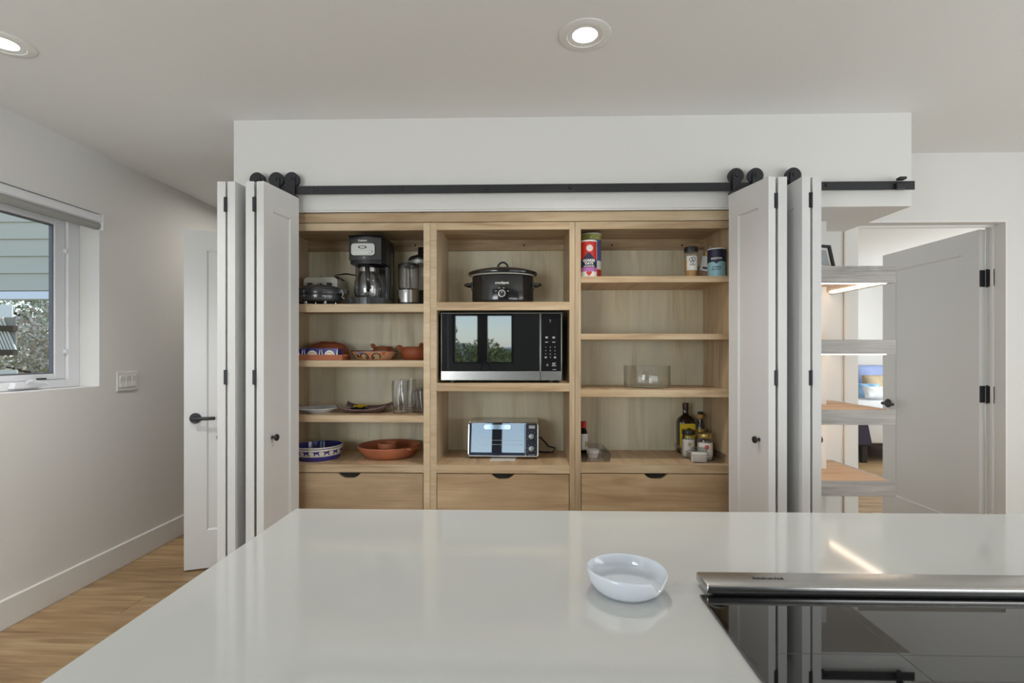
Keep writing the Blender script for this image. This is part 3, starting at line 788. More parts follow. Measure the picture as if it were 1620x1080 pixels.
hd = obj('handle', PR([(0.095, -0.034), (0.128, -0.028), (0.140, -0.012), (0.140, 0.016), (0.126, 0.028), (0.095, 0.034)], 'Z', 0.062, 0.082), GREYP, t)
obj('latch', T([(0.118, -0.03, 0.078), (0.128, -0.034, 0.058), (0.120, -0.036, 0.042), (0.132, -0.032, 0.036)], 0.0038), CHROME, hd, smooth=True)
obj('hinge_block', B(-0.03, 0.03, 0.096, 0.112, 0.03, 0.095, r=0.004), BLACKP, t)

# coffee maker
mx_, my_ = X(583, 2.62), 2.600
t = thing('coffee_maker', 'tall black drip coffee maker with silver control panel', 'coffee maker', (mx_, my_, z1))
mx0 = -0.093; mx1 = 0.092
def dshape(y_front, y_back, w0, w1, bulge, n=8):
    P = [(w1, y_back), (w0, y_back), (w0, y_front)]
    for i in range(1, n): 
        q = i / n; P.append((w0 + (w1 - w0) * q, y_front - bulge * math.sin(PI * q)))
    P.append((w1, y_front)); return P
H = Z(583, 371, 2.56) - z1
obj('base', PR(dshape(-0.030, 0.20, mx0, mx1, 0.030, 12), 'Z', 0.0, 0.040), GREYP, t)
obj('warming_plate', L(cyl(0.066, 0.040, 0.0435, 0.001), 36, (0.0, 0.025, 0)), BLACKP, t, smooth=True)
obj('rear_column', B(mx0 + 0.004, mx1 - 0.002, 0.105, 0.20, 0.0402, H - 0.01, r=0.004), BLACKP, t)
for s in (mx0 + 0.012, mx1 - 0.012):
    obj('side_post', B(s - 0.008, s + 0.008, 0.075, 0.1048, 0.0402, H - 0.145, r=0.003), GREYP, t)
obj('brew_head', PR(dshape(-0.022, 0.1046, mx0 + 0.006, mx1 - 0.014, 0.018, 12), 'Z', H - 0.128, H - 0.012), GREYP, t)
obj('head_skirt', PR(dshape(-0.012, 0.1046, mx0 + 0.009, mx1 - 0.016, 0.018, 12), 'Z', H - 0.145, H - 0.1282), BLACKP, t)
obj('head_side', PR([(mx1 - 0.0138, -0.020), (mx1 - 0.0138, 0.1046), (mx1 - 0.002, 0.1046), (mx1 - 0.002, 0.03)], 'Z', H - 0.140, H - 0.012), BLACKP, t)
obj('top_lid', PR(dshape(-0.024, 0.195, mx0 + 0.004, mx1 - 0.004, 0.019, 12), 'Z', H - 0.0118, H), BLACKG, t)
obj('water_gauge', B(mx1 - 0.0018, mx1 + 0.0008, 0.135, 0.147, 0.12, H - 0.062, r=0.001, seg=1), SILVERP, t)
yp = -0.0355
cp = obj('control_panel', PR(rrect(-0.070, 0.050, H - 0.105, H - 0.045, 0.014, 5), 'Y', -0.0425, -0.0370), SILVERP, t)
cp.data.transform(Matrix.Identity(4))
obj('display_ring', PR(disc_poly(-0.012, H - 0.064, 0.022, 0.0085, 24), 'Y', -0.0445, -0.0425), BLACKG, cp)
obj('display', PR(rrect(-0.025, 0.001, H - 0.069, H - 0.059, 0.003, 3), 'Y', -0.0452, -0.0445), SILVERP, cp)
for k in range(5):
    obj('button', PR(disc_poly(-0.047 + k * 0.0145, H - 0.092, 0.0042, 0.0030, 12), 'Y', -0.0445, -0.0425), WHITEP, cp)
obj('selector_knob', L([(0, -0.008), (0.0085, -0.007), (0.0095, 0)], 18, (0.030, -0.0425, H - 0.087), axis='Y'), SILVERP, cp, smooth=True)
obj('lettering', text_front('Cuisinart', -0.012, -0.0412, H - 0.030, 0.0125, bold=0.0003), WHITEP, t)
obj('indicator', B(-0.004, -0.001, -0.0425, -0.0395, H - 0.120, H - 0.112), WHITEP, t)
# carafe
cf = thing('glass_carafe', 'glass coffee carafe with black handle on the coffee maker plate', 'carafe', (mx_, my_ + 0.025, z1 + 0.0437))
hc = H - 0.145 - 0.0445 - 0.012
obj('bowl', L([(0, 0), (0.062, 0), (0.070, 0.006), (0.075, 0.03), (0.076, 0.055), (0.071, 0.090), (0.060, 0.118), (0.052, hc - 0.020), (0.050, hc - 0.020), (0.058, 0.117), (0.069, 0.089), (0.074, 0.055), (0.073, 0.03), (0.068, 0.007), (0.060, 0.002), (0, 0.002)], 40), TUMBLER, cf, smooth=True)
obj('collar', L([(0.050, hc - 0.026), (0.0545, hc - 0.026), (0.0545, hc - 0.006), (0.050, hc - 0.006)], 36), STEEL, cf, smooth=True)
obj('lid', L([(0, hc - 0.0058), (0.047, hc - 0.0058), (0.045, hc + 0.004), (0.02, hc + 0.008), (0, hc + 0.008)], 32), BLACKP, cf, smooth=True)
hp = [(0.012, -0.052, hc - 0.012), (0.016, -0.078, hc - 0.004), (0.024, -0.100, hc - 0.03), (0.030, -0.106, hc - 0.07), (0.028, -0.098, 0.05), (0.020, -0.078, 0.028)]
obj('handle', T(hp, [0.010, 0.012, 0.012, 0.011, 0.009, 0.006], 12), BLACKG, cf, smooth=True)
for o_ in (cf,): pass

# choppers
hx, hy = X(646.5, 2.62), 2.62
t = thing('mini_chopper', 'small steel and clear bowl food chopper beside coffee maker', 'food chopper', (hx, hy, z1))
obj('motor_base', L([(0, 0), (0.052, 0), (0.054, 0.006), (0.054, 0.016), (0.0545, 0.018), (0.052, 0.020)], 36, cap=False), BLACKP, t, smooth=True)
obj('steel_body', L([(0, 0.0165), (0.0555, 0.0165), (0.0550, 0.080), (0.050, 0.086), (0, 0.086)], 40), STEEL, t, smooth=True)
for k in range(3):
    obj('button', B(-0.040 + k * 0.016, -0.030 + k * 0.016, -0.0565 + abs(k - 2) * 0.008, -0.047 + abs(k - 2) * 0.008, 0.066, 0.078, r=0.002), SILVERP, t)
hb = Z(646, 418, 2.62) - z1
obj('clear_bowl', L([(0, 0.0865), (0.046, 0.0865), (0.052, 0.092), (0.054, hb - 0.014), (0.0515, hb - 0.014), (0.0495, 0.094), (0.044, 0.0885), (0, 0.0885)], 40), TUMBLER, t, smooth=True)
obj('blade_hub', L([(0.006, 0.089), (0.010, 0.090), (0.008, hb - 0.03), (0, hb - 0.028)], 16), SILVERP, t, smooth=True)
obj('lid', L([(0, hb - 0.0138), (0.056, hb - 0.0138), (0.056, hb - 0.004), (0.050, hb), (0, hb + 0.001)], 40), BLACKP, t, smooth=True)
gx, gy = -0.572, 2.772
t = thing('food_processor', 'tall food processor with black feed tube behind the small chopper', 'food processor', (gx, gy, z1))
hg = Z(660, 410, 2.77) - z1
obj('motor_base', L([(0, 0), (0.062, 0), (0.066, 0.01), (0.064, 0.085), (0.058, 0.094), (0, 0.094)], 36), BLACKP, t, smooth=True)
obj('clear_bowl', L([(0, 0.0945), (0.056, 0.0945), (0.063, 0.10), (0.065, hg - 0.03), (0.0625, hg - 0.03), (0.060, 0.102), (0.054, 0.0965), (0, 0.0965)], 40), TUMBLER, t, smooth=True)
obj('lid_rim', L([(0, hg - 0.0298), (0.066, hg - 0.0298), (0.066, hg - 0.012), (0, hg - 0.012)], 40), SILVERP, t, smooth=True)
obj('lid', L([(0, hg - 0.0118), (0.067, hg - 0.0118), (0.068, hg - 0.004), (0.058, hg + 0.010), (0.02, hg + 0.024), (0, hg + 0.026)], 40), BLACKP, t, smooth=True)
ht = Z(668, 392, 2.77) - z1
obj('feed_tube', L([(0.021, hg + 0.004), (0.0185, hg + 0.02), (0.0175, ht), (0.013, ht), (0.013, hg + 0.03), (0, hg + 0.03)], 24, (0.004, -0.006, 0)), BLACKG, t, smooth=True)

# ------------------------------------------------------------------ second shelf: painted and terracotta ware
z2 = S_L[1][0] + 0.0002
ty0, ty1 = 2.515, 2.60
tx0, tx1 = -1.225, X(543, 2.53)
t = thing('serving_tray', 'terracotta oblong tray holding blue and white square dishes', 'tray', ((tx0 + tx1) / 2, 2.56, z2))
def trough(bm, x0, x1, y0, y1, h, th, fl, base):
    A = [(x0 + fl, y0 + fl), (x1 - fl, y0 + fl), (x1 - fl, y1 - fl), (x0 + fl, y1 - fl)]
    Bq = [(x0, y0), (x1, y0), (x1, y1), (x0, y1)]
    C = [(x0 + th, y0 + th), (x1 - th, y0 + th), (x1 - th, y1 - th), (x0 + th, y1 - th)]
    D = [(x0 + fl + th, y0 + fl + th), (x1 - fl - th, y0 + fl + th), (x1 - fl - th, y1 - fl - th), (x0 + fl + th, y1 - fl - th)]
    V = [[bm.verts.new((p[0], p[1], z)) for p in R] for R, z in ((A, 0), (Bq, h), (C, h), (D, base))]
    fs = [bm.faces.new(list(reversed(V[0]))), bm.faces.new(V[3])]
    for P_, Q_ in zip(V, V[1:]):
        for i in range(4):
            j = (i + 1) % 4; fs.append(bm.faces.new((P_[i], P_[j], Q_[j], Q_[i])))
    bmesh.ops.recalc_face_normals(bm, faces=fs)
    return bm
bm = trough(NB(), tx0, tx1, ty0, ty1, 0.0275, 0.006, 0.004, 0.006); bm.transform(Matrix.Translation((0, 0, z2)))
obj('tray_body', bm, TERRA2, t, world=True)
bm = PR([(tx1 - 0.002, 2.535), (tx1 + 0.012, 2.542), (tx1 + 0.012, 2.573), (tx1 - 0.002, 2.58)], 'Z', z2 + 0.022, z2 + 0.0275)
obj('tray_lug', bm, TERRA2, t, world=True)
edges = [tx0 + 0.010, X(486, 2.53), X(506, 2.53), X(536, 2.53)]
edges = [X(536, 2.53) - 0.0015 - 0.0885 * k for k in (3, 2, 1, 0)]
dl = ['small blue and white square dish, end one nearest the bifold door', 'small blue and white square dish between two others in terracotta tray', 'small blue and white square dish, end one nearest the painted bowl']
for k in range(3):
    a, b = edges[k] + 0.0012, edges[k + 1] - 0.0012
    t = thing('square_dish', dl[k], 'dish', ((a + b) / 2, 2.56, z2 + 0.0065), group='square dishes in the terracotta tray')
    hh = Z(510, 551.5, 2.53) - z2 - 0.0065
    bm = trough(NB(), -(b - a) / 2, (b - a) / 2, -0.034, 0.034, hh, 0.004, 0.003, 0.005)
    obj('dish_body', bm, COBALT, t)
    for (rr, mm, dd) in ((0.027, GLAZEW, 0.0010), (0.019, TAN, 0.0016), (0.0155, GLAZEW, 0.0022), (0.009, TAN, 0.0028), (0.0065, GLAZEW, 0.0034)):
        bm = PR(disc_poly(0, 0.013, rr, rr * 1.15, 16, 0, PI), 'Y', -0.0342 - dd, -0.0325)
        obj('painted_arch', bm, mm, t)
    for s in (-1, 1):
        obj('painted_stripe', PR([(s * (b - a) / 2 - s * 0.0015, hh - 0.004), (s * (b - a) / 2 - s * 0.004, hh - 0.004), (s * (b - a) / 2 - s * 0.010, 0.014), (s * (b - a) / 2 - s * 0.0035, 0.014)], 'Y', -0.0353, -0.0325), GLAZEW, t)
    obj('rim_line', B(-(b - a) / 2, (b - a) / 2, -0.0346, -0.0295, hh, hh + 0.0015), MIDBLUE, t)
# leaning oval platter
px_, py_ = X(520, 2.78), 2.775
t = thing('oval_dish', 'upturned terracotta oval dish behind the blue square dishes', 'dish', (px_, py_, z2))
hh = Z(520, 541, 2.76) - z2
obj('dish_shell', L([(0.118, 0), (0.122, 0.004), (0.120, 0.016), (0.110, hh * 0.62), (0.088, hh * 0.88), (0.05, hh * 0.99), (0, hh)], 48, sy=0.74), TERRA, t, smooth=True)
obj('foot_rim', L([(0.046, hh * 0.985), (0.046, hh + 0.003), (0.040, hh + 0.003), (0.040, hh * 0.985)], 32, sy=0.7), TERRA, t, smooth=True)
# painted bowl
bx, by = X(592.5, 2.62), 2.62
rr = 35.5 / 800 * 2.63; hh = Z(592, 554.5, 2.62) - z2
t = thing('painted_bowl', 'shallow bowl painted with brown scrolls and blue flower', 'bowl', (bx, by, z2))
def bowl_r(z): return rr * (0.66 + 0.34 * (z / hh) ** 0.75)
prof = [(0, 0), (rr * 0.62, 0)] + [(bowl_r(hh * q), hh * q) for q in (0.04, 0.2, 0.4, 0.6, 0.8, 1.0)] + [(rr - 0.004, hh), (rr * 0.9, hh * 0.7), (rr * 0.66, 0.008), (0, 0.006)]
obj('bowl_body', L(prof, 56), PEACH, t, smooth=True)
obj('rim_band', L([(rr - 0.0035, hh), (rr + 0.0008, hh - 0.004), (rr + 0.0012, hh + 0.0005), (rr - 0.0035, hh + 0.0012)], 56), BROWN, t, smooth=True)
def on_bowl(a, z, d=0.0008):
    r = bowl_r(max(min(z, hh), 0)) + d; return (r * math.sin(a), -r * math.cos(a), z)
def patch(poly, d): 
    bm = NB(); c = bm.verts.new(on_bowl(sum(p[0] for p in poly) / len(poly), sum(p[1] for p in poly) / len(poly), d + 0.0004)); vs = [bm.verts.new(on_bowl(a, z, d)) for a, z in poly]
    for i in range(len(vs)): bm.faces.new((vs[i], vs[(i + 1) % len(vs)], c))
    bmesh.ops.recalc_face_normals(bm, faces=bm.faces[:]); return bm
for c0, s in ((-0.30, 1), (0.42, -1)):
    pts = []
    for i in range(15):
        q = i / 14; th = PI * (1.05 - 1.05 * q)
        pts.append(on_bowl(c0 + s * (0.22 * math.cos(th) + 0.05), hh * (0.30 + 0.42 * math.sin(th)), 0.0012))
    for i in range(8):
        q = i / 7; th = -q * 1.4 * PI
        rad = 0.075 * (1 - 0.55 * q)
        pts.append(on_bowl(c0 + s * (0.195 + rad * math.cos(th)), hh * (0.30 + 0.16 * (1 - 0.5 * q) * math.sin(th)), 0.0012))
    obj('painted_scroll', T(pts, 0.0030, 6), BROWN, t, smooth=True)
    obj('painted_leaf', patch([(c0 + 0.17 * math.cos(q) * (1 - 0.25 * math.sin(q)), hh * (0.34 + 0.17 * math.sin(q))) for q in [2 * PI * i / 16 for i in range(16)]], 0.0010), OLIVE, t)
for c0, zc, ra, rz_, m_ in ((-0.42, 0.76, 0.10, 0.16, SKYB), (0.05, 0.62, 0.035, 0.09, ORANGE), (0.72, 0.72, 0.09, 0.14, ORANGE), (-0.42, 0.25, 0.03, 0.10, ORANGE), (0.70, 0.35, 0.07, 0.12, OLIVE), (-0.66, 0.42, 0.08, 0.18, BROWN)):
    obj('painted_petal', patch([(c0 + ra * math.cos(q) * (1 + 0.2 * math.cos(5 * q)), hh * (zc + rz_ * math.sin(q))) for q in [2 * PI * i / 20 for i in range(20)]], 0.0014), m_, t)
# lugged casseroles
def lug_pot(label, x, y, z, r, h, a1, a2, m=TERRA):
    t = thing('casserole', label, 'casserole', (x, y, z), group='terracotta casseroles')
    obj('pot', L([(0, 0), (r * 0.72, 0), (r * 0.86, h * 0.12), (r, h * 0.5), (r * 0.96, h * 0.78), (r * 0.80, h), (r * 0.62, h * 1.04), (0, h * 1.05)], 44), m, t, smooth=True)
    for (ax, ay, az) in (a1, a2):
        n = Vector((ax, ay, 0)); L_ = n.length
        bm = T([(ax * 0.80, ay * 0.80, az - 0.006), (ax * 0.95, ay * 0.95, az + 0.004), (ax * 1.10, ay * 1.10, az + 0.006), (ax * 1.22, ay * 1.22, az + 0.002)], [0.006, 0.011, 0.013, 0.009], 12)
        obj('lug', bm, m, t, smooth=True)
    return t
lug_pot('terracotta casserole with round lugs at the shelf end by the glasses', -0.584, 2.690, z2, 0.079, Z(650, 549, 2.64) - z2, (-0.074, -0.028, Z(650, 551, 2.64) - z2), (0.02, 0.05, Z(660, 549, 2.68) - z2 + 0.008))
lug_pot('small terracotta casserole half hidden behind the painted bowl', X(607, 2.80), 2.800, z2, 0.060, Z(607, 548.5, 2.78) - z2, (-0.052, -0.02, Z(600, 549, 2.78) - z2 + 0.002), (0.05, 0.02, 0.03))

# ------------------------------------------------------------------ third shelf
z3 = S_L[2][0] + 0.0002
def rib_plate(label, x, y, z, r, h, m):
    t = thing('plate', label, 'plate', (x, y, z))
    obj('plate_body', L([(0, 0), (r * 0.62, 0), (r * 0.66, 0.004), (r * 0.97, h - 0.002), (r, h), (r * 0.985, h + 0.002), (r * 0.68, 0.009), (r * 0.60, 0.006), (0, 0.006)], 60), m, t, smooth=True)
    n = 44
    for k in range(n):
        a = 2 * PI * k / n
        if k == 0:
            o = obj('rim_rib', L([(0, -0.0006), (0.0035, 0), (0, 0.0022)], 6, (r * 0.93, 0, h - 0.0005), sx=2.6), m, t, smooth=True); first = o
        else:
            o = first.copy(); COL.objects.link(o); o.rotation_euler = (0, 0, a)
    return t
rib_plate('white plate with ribbed rim on the third shelf', X(503, 2.62), 2.625, z3, 0.108, 0.022, PORC)
qx, qy = X(579, 2.66), 2.66
t = thing('square_plate', 'plum brown square plate with upturned corners', 'plate', (qx, qy, z3))
bm = NB(); N = 18; gv = []
S_ = 0.125
for sgn, dz in ((1, 0.005), (-1, 0.0)):
    g = []
    for i in range(N + 1):
        row = []
        for j in range(N + 1):
            u, v = -1 + 2 * i / N, -1 + 2 * j / N
            k = max(abs(u), abs(v)); cc = abs(u * v)
            z = 0.016 * max(0, (k - 0.62) / 0.38) ** 1.6 + 0.024 * cc ** 3
            row.append(bm.verts.new((u * S_ * (1 - 0.06 * (1 - abs(v)) * abs(u)), v * S_ * 0.86, z + dz)))
        g.append(row)
    gv.append(g)
for g, flip in ((gv[0], 0), (gv[1], 1)):
    for i in range(N):
        for j in range(N):
            f = [g[i][j], g[i + 1][j], g[i + 1][j + 1], g[i][j + 1]]
            bm.faces.new(f if not flip else f[::-1])
def rimloop(g): return [g[i][0] for i in range(N)] + [g[N][j] for j in range(N)] + [g[i][N] for i in range(N, 0, -1)] + [g[0][j] for j in range(N, 0, -1)]
A, C = rimloop(gv[0]), rimloop(gv[1])
for i in range(len(A)): bm.faces.new((A[i], C[i], C[(i + 1) % len(A)], A[(i + 1) % len(A)]))
bmesh.ops.recalc_face_normals(bm, faces=bm.faces[:])
bm.transform(Matrix.Rotation(math.radians(4), 4, 'Z'))
obj('plate_body', bm, PLUM, t, smooth=True)
nx_, nz_ = X(570, 2.67), z3 + 0.0056
t = thing('napkin_ring_dish', 'small black square dish holding a yellow flower on plum plate', 'dish', (nx_, 2.67, nz_))
bm = trough(NB(), -0.040, 0.040, -0.036, 0.036, 0.016, 0.004, 0.006, 0.005)
obj('dish_body', bm, BLACKG, t)
t = thing('yellow_flower', 'yellow cloth flower lying in the small black dish', 'flower', (nx_, 2.67, nz_ + 0.006))
obj('flower_heart', L([(0, 0), (0.010, 0.002), (0.010, 0.010), (0.005, 0.014), (0, 0.015)], 12), YELLOW, t, smooth=True)
for k in range(7):
    a = 2 * PI * k / 7 + 0.2
    bm = NB(); pts = [(0.006, -0.003, 0.008), (0.018, -0.009, 0.014), (0.030, -0.006, 0.018 + 0.004 * (k % 3)), (0.036, 0.0, 0.016), (0.030, 0.006, 0.018 + 0.004 * (k % 3)), (0.018, 0.009, 0.014), (0.006, 0.003, 0.008)]
    up = [bm.verts.new(p) for p in pts]; dn = [bm.verts.new((p[0], p[1], p[2] - 0.0015)) for p in pts]
    bm.faces.new(up); bm.faces.new(dn[::-1])
    for i in range(7): bm.faces.new((up[i], dn[i], dn[(i + 1) % 7], up[(i + 1) % 7]))
    bmesh.ops.recalc_face_normals(bm, faces=bm.faces[:])
    bm.transform(Matrix.Rotation(a, 4, 'Z')); obj('petal', bm, YELLOW, t)
def tumbler(label, x, y, z, r, h, twist=1.0, grp='wavy glass tumblers'):
    seg = 40; bm = NB(); rings = []
    prof = [(0.0, 0.0), (0.86, 0.0), (0.92, 0.02), (0.93, 0.2), (0.95, 0.4), (0.97, 0.6), (0.985, 0.8), (1.0, 1.0), (0.96, 1.0), (0.935, 0.8), (0.92, 0.6), (0.90, 0.4), (0.88, 0.2), (0.86, 0.06), (0, 0.055)]
    for q, e in prof:
        if q == 0: rings.append([bm.verts.new((0, 0, h * e))]); continue
        ring = []
        for i in range(seg):
            a = 2 * PI * i / seg
            k = 1 + 0.045 * math.cos(8 * a + twist * 2.2 * math.sin(e * 5.5))
            off = 0.05 * r * math.sin(e * 6.0 + twist)
            ring.append(bm.verts.new((r * q * k * math.cos(a) + off, r * q * k * math.sin(a), h * e)))
        rings.append(ring)
    for A, C in zip(rings, rings[1:]):
        for i in range(seg):
            j = (i + 1) % seg
            if len(A) == 1: bm.faces.new((A[0], C[j], C[i]))
            elif len(C) == 1: bm.faces.new((A[i], A[j], C[0]))
            else: bm.faces.new((A[i], A[j], C[j], C[i]))
    bmesh.ops.recalc_face_normals(bm, faces=bm.faces[:])
    return obj('glass_tumbler', bm, TUMBLER, smooth=True, loc=(x, y, z), label=label, cat='glass', group=grp, auto=60)
tumbler('tall wavy clear tumbler at the front of the glasses', X(633, 2.58), 2.585, z3, 0.0425, 0.165)
tumbler('tall wavy clear tumbler standing behind the front tall one', X(646, 2.70), 2.705, z3, 0.043, 0.168, -1.0)
tumbler('short wavy clear tumbler beside the tall ones at shelf end', X(664, 2.61) - 0.006, 2.625, z3, 0.041, 0.112, 0.5)
tumbler('short wavy clear tumbler behind the other short glass', X(667, 2.79) - 0.008, 2.800, z3, 0.039, 0.114, -0.6)

# ------------------------------------------------------------------ lowest open shelf
z4 = S_L[3][0] + 0.0002
bx, by, r, h = X(503, 2.64), 2.645, 0.124, 0.070
t = thing('blue_bowl', 'cobalt blue dish with cream animal frieze around its side', 'bowl', (bx, by, z4))
obj('dish_body', L([(0, 0), (r * 0.84, 0), (r * 0.88, 0.004), (r * 0.93, 0.022), (r * 0.99, 0.052), (r, h - 0.002), (r * 0.985, h), (r * 0.95, h - 0.002), (r * 0.90, 0.03), (r * 0.86, 0.010), (0, 0.008)], 64), COBALT, t, smooth=True)
def rb(z): return r * (0.93 + 0.07 * (z - 0.022) / (h - 0.022))
bm = NB(); n = 64; A = []
for i in range(n):
    a = 2 * PI * i / n
    A.append([bm.verts.new(((rb(z) + d) * math.cos(a), (rb(z) + d) * math.sin(a), z)) for z, d in ((0.024, 0.0002), (0.026, 0.0012), (0.060, 0.0022), (0.063, 0.0003))])
for i in range(n):
    for k in range(3): bm.faces.new((A[i][k], A[(i + 1) % n][k], A[(i + 1) % n][k + 1], A[i][k + 1]))
bmesh.ops.recalc_face_normals(bm, faces=bm.faces[:])
obj('frieze_band', bm, GLAZEW, t, smooth=True)
obj('rim_line', L([(r * 0.955, h - 0.001), (r * 1.004, h - 0.004), (r * 1.004, h + 0.001), (r * 0.965, h + 0.0018)], 64, cap=False), GLAZEW, t, smooth=True)
shape = [(-0.016, 0.0), (-0.010, 0.010), (-0.018, 0.016), (-0.012, 0.021), (-0.004, 0.018), (0.004, 0.020), (0.010, 0.024), (0.016, 0.020), (0.011, 0.017), (0.012, 0.008), (0.017, 0.0), (0.011, 0.0), (0.005, 0.009), (-0.003, 0.009), (-0.010, 0.0)]
first = None
for k in range(15):
    if first is None:
        bm = NB()
        ring = lambda d: [bm.verts.new(((rb(0.031 + q) + d) * math.cos(p / r), (rb(0.031 + q) + d) * math.sin(p / r), 0.031 + q)) for p, q in shape]
        A, C = ring(0.0026), ring(0.0016)
        bm.faces.new(A)
        for i in range(len(A)): bm.faces.new((A[i], C[i], C[(i + 1) % len(A)], A[(i + 1) % len(A)]))
        bmesh.ops.recalc_face_normals(bm, faces=bm.faces[:])
        first = obj('frieze_figure', bm, COBALT, t)
    else:
        o = first.copy(); COL.objects.link(o); o.rotation_euler = (0, 0, 2 * PI * k / 15)
# chip and dip
bx, by, r, h = X(616, 2.70), 2.704, 0.166, 0.063
t = thing('serving_platter', 'wide round terracotta platter with a raised cup at its centre', 'platter', (bx, by, z4))
obj('platter_body', L([(0, 0), (r * 0.70, 0), (r * 0.78, 0.006), (r * 0.90, 0.028), (r * 0.985, 0.050), (r, h - 0.004), (r * 0.985, h), (r * 0.955, h - 0.003), (r * 0.90, 0.040), (r * 0.78, 0.018), (r * 0.68, 0.012), (0, 0.012)], 64, sy=0.985), TERRA2, t, smooth=True)
obj('dip_cup', L([(0.046, 0.012), (0.049, 0.03), (0.051, 0.073), (0.049, 0.076), (0.045, 0.073), (0.043, 0.03), (0, 0.028)], 40, (-0.006, -0.02, 0)), TERRA2, t, smooth=True)
bm = PR([(r * 0.93, -0.05), (r * 1.05, -0.038), (r * 1.085, 0.0), (r * 1.05, 0.038), (r * 0.93, 0.05)], 'Z', h - 0.012, h - 0.003)
bm.transform(Matrix.Rotation(-0.45, 4, 'Z'))
obj('lug', bm, TERRA2, t, smooth=True)

# ------------------------------------------------------------------ middle bay: slow cooker, microwave, toaster oven
z1 = S_M[0][0] + 0.0002
sx0, sy0 = X(795.5, 2.67), 2.675
t = thing('slow_cooker', 'oval black slow cooker with lid and loop handle', 'slow cooker', (sx0, sy0, z1))
ra, rs = 50.5 / 800 * 2.62, 0.125 / 0.165
ra = 0.163
zr = Z(795, 430.5, 2.55) - z1
obj('housing', L([(0, 0.006), (ra * 0.965, 0.006), (ra * 0.99, 0.014), (ra, 0.03), (ra, zr - 0.012), (ra * 0.985, zr - 0.006), (0, zr - 0.006)], 64, sy=rs), BLACKG, t, smooth=True)
obj('base_ring', L([(0, 0), (ra * 0.95, 0), (ra * 0.955, 0.006), (0, 0.006)], 64, sy=rs), BLACKP, t, smooth=True)
obj('rim_band', L([(ra * 0.95, zr - 0.0055), (ra * 1.005, zr - 0.0055), (ra * 1.015, zr - 0.001), (ra * 0.95, zr)], 64, sy=rs), OFFW, t, smooth=True)
ld = obj('lid', L([(0, zr + 0.0005), (ra * 1.10, zr + 0.0005), (ra * 1.12, zr + 0.006), (ra * 1.11, zr + 0.015), (ra * 1.02, zr + 0.022), (ra * 0.70, zr + 0.034), (0, zr + 0.040)], 64, sy=rs * 1.0), BLACKG, t, smooth=True)
pts = [(0.030 * math.cos(q), 0.0, zr + 0.030 + 0.042 * math.sin(q)) for q in [PI * i / 12 for i in range(13)]]
obj('lid_handle', T(pts, 0.0052, 10), BLACKP, ld, smooth=True)
for s in (-1, 1):
    pts = [(s * (ra - 0.004), -0.035, zr - 0.050), (s * (ra + 0.022), -0.030, zr - 0.049), (s * (ra + 0.034), 0.0, zr - 0.048), (s * (ra + 0.022), 0.030, zr - 0.049), (s * (ra - 0.004), 0.035, zr - 0.050)]
    obj('side_handle', T(pts, 0.0085, 10), BLACKP, t, smooth=True)
    obj('handle_bracket', B(s * (ra - 0.006) - 0.008, s * (ra - 0.006) + 0.008, -0.038, 0.038, zr - 0.078, zr - 0.038, r=0.003), BLACKP, t)
yf_ = -ra * rs
kn = obj('dial', L([(0, -0.014), (0.0125, -0.012), (0.0145, 0.0), (0, 0.0)], 24, (0, yf_ - 0.0004, 0.050), axis='Y'), BLACKP, t, smooth=True)
obj('dial_ring', L([(0.0148, -0.003), (0.0190, -0.002), (0.0190, 0.0), (0.0148, 0.0)], 28, (0, yf_ - 0.0002, 0.050), axis='Y'), SILVERP, t, smooth=True)
obj('dial_mark', B(-0.0014, 0.0014, yf_ - 0.0155, yf_ - 0.0142, 0.051, 0.060), WHITEP, kn)
def ellip_text(s, z, size, **k):
    bm = text_bm(s, size, **k)
    for v in bm.verts:
        x, y, d = v.co; v.co = Vector((x, -ra * rs * math.sqrt(max(0, 1 - (x / ra) ** 2)) - 0.0006 - d, z + y))
    return bm
obj('lettering', ellip_text('crockpot', 0.104, 0.019, bold=0.0004), WHITEP, t)
for k, (x_, z_) in enumerate(((-0.030, 0.062), (-0.013, 0.077), (0.009, 0.077), (0.031, 0.062))):
    bm = PR(rrect(x_ - 0.0045, x_ + 0.0045, z_ - 0.001, z_ + 0.001, 0.0008, 2), 'Y', -0.001, 0.0)
    yy = -ra * rs * math.sqrt(1 - (x_ / ra) ** 2) - 0.0004; bm.transform(Matrix.Translation((0, yy, 0)))
    obj('dial_tick', bm, WHITEP, t)
# microwave
z2 = S_M[1][0] + 0.0002
yM = 2.512
mx0, mx1 = X(697.5, yM), X(889, yM)
mz0, mz1 = Z(790, 601.5, yM), Z(790, 494.5, yM)
t = thing('microwave', 'black glass and stainless countertop microwave in the middle bay', 'microwave', ((mx0 + mx1) / 2, 2.69, z2))
obj('casing', B(mx0 + 0.002, mx1 - 0.002, yM + 0.020, 2.862, mz0 + 0.004, mz1 - 0.001, r=0.004), GREYP, t, world=True)
xs = X(855, yM); zs = Z(790, 587, yM); xd = X(709, yM)
